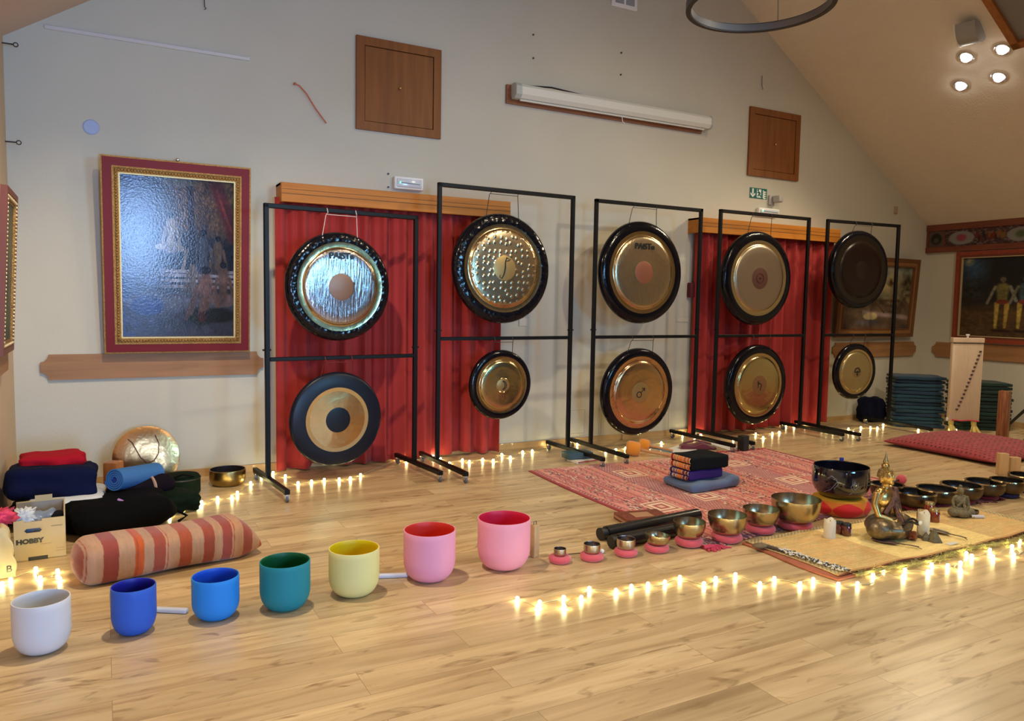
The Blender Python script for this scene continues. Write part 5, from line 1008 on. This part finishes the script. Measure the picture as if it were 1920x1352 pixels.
blob('white_cloth', 'crumpled white cloth sticking up out of the cardboard box', 'cloth', (-.415, 5.02, .19), (.09, .06, .085), wcl, 2, amp=.35, freq=6)
blob('plastic_bag', 'blue-grey plastic bag stuffed in the cardboard box', 'bag', (-.34, 5.13, .03), (.20, .15, .20), bpl, 3, amp=.15)
blob('black_bottle_case', 'black round case standing inside the cardboard box', 'case', (-.255, 5.08, .07), (.07, .08, .17), mat('black_cloth'), 4, amp=.08)
# paper bag cut by the picture edge
pb = mat('paper_bag', (.60, .50, .28), .8, var=.05)
r = thing('paper_bag', 'creased beige paper bag in the corner, dark pink things on top', 'bag', (-.530, 4.80, 0), .15)
MB().rbox((-.085, -.10, 0), (.085, .10, .255), .006, 2, fn=lambda v: Vector((v.x*(1-.35*(v.z/.255)**1.5)+.006*math.sin(v.z*60+v.y*30), v.y*(1-.1*v.z/.255)+.006*math.sin(v.z*45+v.x*40), v.z+.02*math.sin(v.x*40)*(v.z > .2))), sub=14).build('body', pb, r, 40)
text('lettering', 'B', .05, BLKP, r, T(.05, -.1035, .05) @ Rx(PI/2), .0006, .001)
blob('pink_cloth', 'hot pink and purple cloth bundled on top of the paper bag', 'cloth', (-.515, 4.86, .25), (.12, .11, .07), mat('hot_pink', (.55, .04, .10), .7, var=.8, vscale=12), 7, amp=.4, freq=5)
navy = mat('navy_quilt', (.003, .006, .034), .9, spec=.15, bump=.5, bscale=14, bdist=.02)
blob('folded_blanket', 'dark indigo blanket at the bottom of the corner pile', 'blanket', (-.31, 5.84, 0), (.50, .50, .12), mat('indigo_cloth', (.003, .004, .018), .9, spec=.15), 1, .05, group='pile behind the cardboard box', rr=.6)
blob('pillow', 'white pillow squeezed under the navy quilt', 'pillow', (-.235, 5.70, .11), (.44, .44, .10), wcl, 5, 0, .06, 'pile behind the cardboard box', rr=.9)
blob('quilt', 'thick navy quilt folded over the white pillow', 'quilt', (-.315, 5.79, .175), (.50, .46, .20), navy, 6, 0, .05, 'pile behind the cardboard box', rr=.5, rot=(-.10, .05, 0))
blob('fleece_blanket', 'bright red fleece blanket on top of the navy quilt', 'blanket', (-.33, 5.95, .335), (.38, .30, .09), mat('red_fleece', (.38, .004, .018), .9, spec=.2), 8, 0, .10, 'pile behind the cardboard box', rr=.6)
o = MB().rbox((-.05, -.055, 0), (.05, .055, .29), .008, 2, M=Rz(-.5)).build('wooden_block', wood('orange_wood', (.30, .10, .035), (.42, .17, .06), 'z', 1.2)); o.location = (.045, 6.22, .0); tag(o, 'upright reddish wooden block between the quilt and the rolled mat', 'block')
bkc = mat('black_nylon', (.0015, .0015, .002), .9, spec=.12, bump=.4, bscale=20, bdist=.01); gnc = mat('dark_green_cloth', (.003, .011, .005), .9, bump=.3, bscale=30, bdist=.01, spec=.15)
b1 = blob('duffel_bag', 'big shapeless black bag between the bolster and the wall', 'bag', (.06, 5.49, 0), (.62, .48, .19), bkc, 9, .2, .10, rr=.8)
MB().tube([(-.02, -.10, .10), (.01, -.13, .085), (.03, -.15, .06)], .009, 6).build('purple_tag', mat('lilac_felt'), b1)
MB().tube([(.20, -.18, .05), (.30, -.15, .0), (.40, -.10, -.075), (.32, -.2, -.075)], .010, 6).build('strap', bkc, b1)
MB().ball((.0, -.205, -.02), .010, 8).build('white_button', whitep, b1)
blob('rolled_bag', 'black rolled bag with a pale strap under the blue mat', 'bag', (.21, 5.80, .09), (.44, .20, .16), mat('black_purple', (.006, .003, .008), .9, spec=.15), 10, .45, .04, rr=1.)
MB().tube([(.05, .103*math.cos(a), .083*math.sin(a)) for a in [PI+.5-2.6*i/12 for i in range(13)]], .011, 6).build('strap', mat('tan_strap', (.42, .26, .18), .6), bpy.data.objects['rolled_bag'])
blob('cloth_bag', 'dark green cloth bag lying nearest the fairy lights in the corner', 'bag', (.44, 5.74, 0), (.24, .28, .13), gnc, 11, .3, .12, rr=.8)
r = thing('drum_bag', 'dark green round drum bag beside the leaning bronze disc', 'bag', (.50, 6.22, 0)); MB().lathe([(0, 0), (.125, 0), (.138, .02), (.138, .13), (.125, .15), (.06, .158), (0, .16)], 32).build('body', gnc, r, 50); MB().tube([(-.07, -.12, .15), (-.0, -.15, .18), (.08, -.115, .15)], .007, 6).build('handle', bkc, r); MB().lathe([(.139, .12), (.142, .125), (.139, .13)], 32).build('zip_line', darkm, r)
# rolled exercise mat, axis tilting away from the viewer
p0 = W(214, 899, 5.62); p1 = W(300, 884, 5.95); d = p1-p0
r = thing('rolled_mat', 'blue rolled exercise mat with a spiral end lying on the black bags', 'mat', p0)
d = d.normalized()*.40; q = d.to_track_quat('Z', 'Y').to_matrix().to_4x4(); prof = []
mb = MB(); n = 110; vs = []; R0 = .070
for j, zz in enumerate((0, d.length)):
    for i in range(n): a = i/n*4*2*PI; rad = .014+(R0-.014)*i/n; vs.append(q @ Vector((rad*math.cos(a), rad*math.sin(a), zz))); 
    for i in range(n): a = i/n*4*2*PI; rad = .014+(R0-.014)*i/n+.0095; vs.append(q @ Vector((rad*math.cos(a), rad*math.sin(a), zz)))
fs = []
for i in range(n-1):
    a, b, c, e = i, n+i, 2*n+i, 3*n+i; fs += [(a, a+1, c+1, c), (b, e, e+1, b+1), (a, b, b+1, a+1), (c, c+1, e+1, e)]
fs += [(n-1, 2*n-1, 4*n-1, 3*n-1), (0, 2*n, 3*n, n)]
mb.add(vs, fs); mb.build('foam', mat('blue_foam', (.035, .15, .40), .7, bump=.3, bscale=150, bdist=.001), r, 50)
MB().cyl(q @ Vector((0, 0, .004)), q @ Vector((0, 0, .39)), .052).build('inner_turns', mat('blue_foam_dark', (.010, .03, .22), .7), r)
# ================================================================ far corner: blankets, monochord, floor cushion
def pile(n, c, rz, sx, sy, H, cols, grp, words):
    h = H/n; rnd = random.Random(int(c[0]*100)); ords = ['bottom', 'second', 'third', 'fourth', 'fifth', 'sixth', 'seventh', 'eighth', 'ninth', 'tenth', 'eleventh', 'twelfth', 'thirteenth', 'fourteenth']
    src = {}
    for k in range(n):
        m = cols[k % len(cols)]
        if m.name not in src or k < 4:
            off = Vector((k*1.3, k*.7, 0))
            def fn(v): s = noise.noise(Vector((v.x*5, v.y*5, 0))+off); return Vector((v.x+.012*s, v.y+.012*s, v.z*(1-.05*abs(v.x)/sx)+.006*s))
            o = MB().rbox((-sx/2, -sy/2, 0), (sx/2, sy/2, h*.98), h*.30, 3, fn=fn, sub=11).build('folded_blanket', m, smooth=180)
            src[m.name] = o
        else: o = src[m.name].copy(); COL.objects.link(o)
        o.location = (c[0]+rnd.uniform(-.012, .012), c[1]+rnd.uniform(-.012, .012), k*h); o.rotation_euler = (0, 0, rz+rnd.uniform(-.05, .05))
        tag(o, f'{words}, {ords[k] if k < n-1 else "top"} of its stack', 'blanket', grp)
teal = [mat('teal_blanket', (.005, .042, .085), .9, sheen=.15, bump=.5, bscale=25, bdist=.008), mat('teal_blanket_deep', (.005, .034, .072), .9, sheen=.15, bump=.5, bscale=25, bdist=.008), mat('blue_blanket', (.005, .028, .075), .9, sheen=.15, bump=.5, bscale=25, bdist=.008)]
grn = [mat('green_blanket', (.006, .030, .024), .9, sheen=.15, bump=.5, bscale=25, bdist=.008), mat('green_blanket_dark', (.004, .020, .016), .9, sheen=.1, bump=.5, bscale=25, bdist=.008)]
pile(14, (9.25, 6.14), -.72, .58, .48, .655, [teal[2], teal[1], teal[0]], 'blue-green blankets by the furthest stand', 'folded blue-green blanket beside the furthest gong stand')
pile(13, (9.83, 5.66), -.62, .60, .46, .60, grn, 'dark green blankets behind the tall wooden zither', 'folded dark green blanket behind the upright wooden zither')
blob('blanket_roll', 'dark navy blanket bundle behind the post of the furthest stand', 'blanket', (8.98, 6.56, 0), (.34, .26, .32), mat('indigo_cloth'), 13, -.3, .08)
# monochord
a = F(1762, 806); b = F(1822, 808); c = Vector((9.12, 5.42, 0)); d = Vector((.86, -.51, 0)).normalized()
r = thing('upright_zither', 'tall pale wooden string board standing on yellow feet, slanted row of dark bridges', 'instrument', c, math.atan2(d.y, d.x))
pale = wood('maple', (.62, .47, .34), (.70, .55, .42), 'z', .5); Hm = 1.17; w_ = .36
MB().rbox((-w_/2, -.03, .17), (w_/2, .03, Hm), .006, 2).build('soundboard', pale, r, 30)
MB().rbox((-w_/2-.004, -.036, Hm-.055), (w_/2+.004, .036, Hm+.002), .004, 1).build('top_rail', pale, r, 30); MB().box((-w_/2, -.0365, Hm-.066), (w_/2, -.03, Hm-.058)).build('dark_line', mat('black_matt'), r, 0)
MB().cyl((0, 0, Hm), (0, 0, Hm+.03), .012).cyl((0, 0, Hm+.03), (0, 0, Hm+.045), .022).build('knob', whitep, r)
for k in range(16):
    t = k/15; x = -.095+.235*t**.9; z = .31+.70*t; o = MB().rbox((x-.012, -.044, z-.010), (x+.012, -.029, z+.010), .002, 1).build('bridge', mat('dark_bridge', (.05, .03, .035), .5), r, 0)
mb = MB()
for k in range(20): x = -.15+.3*k/19; mb.cyl((x, -.045, .19), (x, -.045, Hm-.03), .0006, n=4, caps=False)
mb.build('strings', steel, r, 0)
MB().tube([(-.15, -.045, .185), (-.05, -.05, .175), (.06, -.05, .182), (.17, -.045, .17)], .008, 6).build('red_cord', mat('fringe_red'), r)
fy = mat('yellow_wood', (.62, .50, .16), .5)
for s in (-1, 1):
    x = s*(w_/2-.045); mb = MB()
    mb.tube([(x, 0, .20), (x, -.0, .12)], .03, 10); mb.tube([(x, 0, .13), (x-.02, -.06, .05), (x-.03, -.10, .012)], .02, 8); mb.tube([(x, 0, .13), (x+.02, .06, .05), (x+.03, .10, .012)], .02, 8); mb.tube([(x, 0, .13), (x+.03, -.05, .05), (x+.045, -.09, .012)], .018, 8); mb.build('foot', fy, r)
    MB().cyl((x-.03, 0, .185), (x-.055, 0, .185), .022).build('wing_nut', whitep, r) if s < 0 else None
# post, blocks, tripod
p = F(1873, 836); o = MB().rbox((-.052, -.052, 0), (.052, .052, .60), .006, 2).build('wooden_post', wood('striped_hardwood', (.16, .045, .02), (.40, .18, .08), 'z', 2.2, .4)); o.location = (8.95, 4.86, 0); o.rotation_euler = (0, 0, .2); tag(o, 'short upright post of streaky reddish wood behind the big cushion', 'post')
lb = wood('light_block', (.58, .36, .18), (.68, .46, .25), 'z', 1)
p = F(1878, 890); o = MB().rbox((-.042, -.03, 0), (.042, .03, .20), .004, 2).build('chime_block', lb); o.location = (p.x, p.y, 0); o.rotation_euler = (0, 0, -.6); tag(o, 'tall light wood block in front of the big crimson cushion', 'block', 'light wood blocks')
p = F(1911, 890); o = MB().rbox((-.045, -.03, 0), (.045, .03, .155), .004, 2).build('chime_block', lb); o.location = (p.x, p.y+.05, 0); o.rotation_euler = (0, 0, -.6); tag(o, 'lower light wood block at the picture edge by the crimson cushion', 'block', 'light wood blocks')
hub = Vector((9.72, 4.78, .62)); r = thing('tripod_stand', 'black tripod stand cut by the picture edge, legs spread on the floor', 'stand', (hub.x, hub.y, 0))
for fx, fy_ in ((9.13, 4.72), (9.85, 5.35), (10.1, 4.3)):
    v = Vector((fx-hub.x, fy_-hub.y, .015)); lg = MB().tube([Vector((0, 0, .62)), v], .017, 10).build('leg', mat('black_matt'), r); MB().ball(v, .024, 10).build('rubber_foot', rub, lg)
MB().cyl((0, 0, .5), (0, 0, 1.25), .018).build('pole', mat('black_matt'), r); MB().cyl((0, 0, .56), (0, 0, .66), .035).build('collar', mat('black_matt'), r)
mb = MB()
for fx, fy_ in ((9.13, 4.72), (9.85, 5.35), (10.1, 4.3)): v = Vector((fx-hub.x, fy_-hub.y, .015)); mb.tube([Vector((0, 0, .3)), Vector((0, 0, .62)).lerp(v, .5)], .008, 6)
mb.build('brace', steel, r)
def paint_cush(U, V):
    C = np.tile([.60, .20, .24], (len(U), 1)); a = U*26; b = V*26; d = ((a % 1-.5)**2+((b+.5*(np.floor(a) % 2)) % 1-.5)**2); C = mixc(C, np.clip((.055-d)*60, 0, 1), (.30, .05, .11)); C = mixc(C, np.clip((.012-np.abs(d-.13))*60, 0, 1)*.4, (.78, .38, .36)); return C*(.9+.2*nz(U, V, 30, 5, 2))[:, None]
r = thing('floor_cushion', 'big square crimson floor cushion with dotted quilting', 'cushion', (8.13, 4.72, 0), -.03)
def cfn(u, v):
    x, y = 2*u-1, 2*v-1; e = (1-abs(x)**3)**.5*(1-abs(y)**3)**.5; k = 1-.06*(1-abs(x)**2)*(abs(y) > .5)*abs(y)-.0; return (.61*x*(1-.05*(1-y*y)*abs(x)**4), .61*y*(1-.05*(1-x*x)*abs(y)**4), .05+.115*e+.004*math.sin(u*82)*math.sin(v*82)*e)
dm = mat('crimson_dotted', (.5, .5, .5), .85, vcol=True, bump=.4, bscale=80, bdist=.003, sheen=.25)
grid('top', cfn, 240, 240, dm, r, 0, paint_cush)
grid('underside', lambda u, v: (cfn(u, v)[0], cfn(u, v)[1], .05-.046*(1-abs(2*u-1)**3)**.3*(1-abs(2*v-1)**3)**.3), 60, 60, mat('crimson_plain', (.25, .04, .06), .9), r)
# ================================================================ fairy lights
bulbm = mat('fairy_bulb', (1, .85, .5), .4, emit=BULB, ecol=(1, .86, .38)); cab = mat('clear_cable', (.50, .46, .30), .3)
bulb_me = None
def string(label, px, extra=(), z=.014, Rb=.0095):
    global bulb_me
    r = thing('fairy_light_string', label, 'fairy lights', (0, 0, 0)); pts = []
    rnd = random.Random(len(px))
    for x, y in px: p = F(x, y, z); p.x = max(p.x, XL+.03); p.y = min(p.y, 6.72); pts.append(p)
    path = []
    for i in range(len(pts)-1):
        a, b = pts[i], pts[i+1]; n = 4; sd = rnd.uniform(-1, 1)*min(.05, (b-a).length*.25); nn = Vector((-(b-a).y, (b-a).x, 0)).normalized() if (b-a).length > 1e-6 else Vector((1, 0, 0))
        for k in range(n): t = k/n; q = a.lerp(b, t)+nn*sd*math.sin(PI*t); q.z = .005 if k else .008; path.append(q)
    path.append(Vector((pts[-1].x, pts[-1].y, .006))); MB().tube(path, .0022, 6).build('cable', cab, r)
    for p in pts:
        if bulb_me is None:
            o = MB().ball((0, 0, 0), (Rb, Rb, Rb*1.05), 10).build('bulb', bulbm, r); bulb_me = o.data
        else: o = bpy.data.objects.new('bulb', bulb_me); COL.objects.link(o); o.parent = r
        o.location = p
    return r
string('warm fairy lights across the open floor in front of the brass bowls', [(970, 1122), (1008, 1137), (1012, 1129), (1057, 1120), (1058, 1137), (1090, 1120), (1105, 1103), (1155, 1107), (1184, 1099), (1215, 1095), (1247, 1091), (1275, 1082), (1320, 1094), (1342, 1084), (1379, 1077), (1425, 1094), (1452, 1084), (1500, 1094), (1525, 1086), (1572, 1095), (1608, 1094), (1637, 1078), (1657, 1067), (1694, 1079), (1697, 1068), (1740, 1071), (1747, 1058), (1777, 1060), (1801, 1055), (1801, 1068), (1812, 1037), (1822, 1042), (1856, 1031), (1862, 1043), (1898, 1024), (1901, 1040), (1912, 1014)])
string('warm fairy lights winding from the bolster under all the gong stands', [(318, 966), (343, 955), (372, 944), (378, 941), (408, 933), (435, 931), (445, 923), (470, 905), (490, 889), (512, 886), (535, 892), (559, 905), (584, 902), (608, 899), (636, 898), (657, 896), (676, 890), (742, 858), (762, 864), (802, 850), (826, 860), (843, 868), (867, 862), (880, 865), (905, 861), (925, 863), (941, 852), (957, 857), (980, 847), (998, 845), (1010, 830), (1068, 827), (1136, 843), (1155, 843), (1173, 840), (1200, 829), (1218, 836), (1240, 830), (1270, 812), (1303, 816), (1314, 815), (1375, 823), (1417, 813), (1431, 820), (1448, 812), (1461, 810), (1472, 797), (1489, 799), (1509, 796), (1541, 799), (1550, 802), (1562, 805), (1591, 804), (1600, 810), (1614, 801), (1632, 801), (1645, 802), (1656, 796), (1722, 806), (1741, 810), (1779, 811), (1793, 806), (1832, 791), (1848, 788), (1860, 788), (1916, 783)])
string('short stretch of fairy lights between the paper bag and the end of the bolster', [(4, 1094), (20, 1086), (67, 1066), (75, 1083), (108, 1070), (112, 1085)])
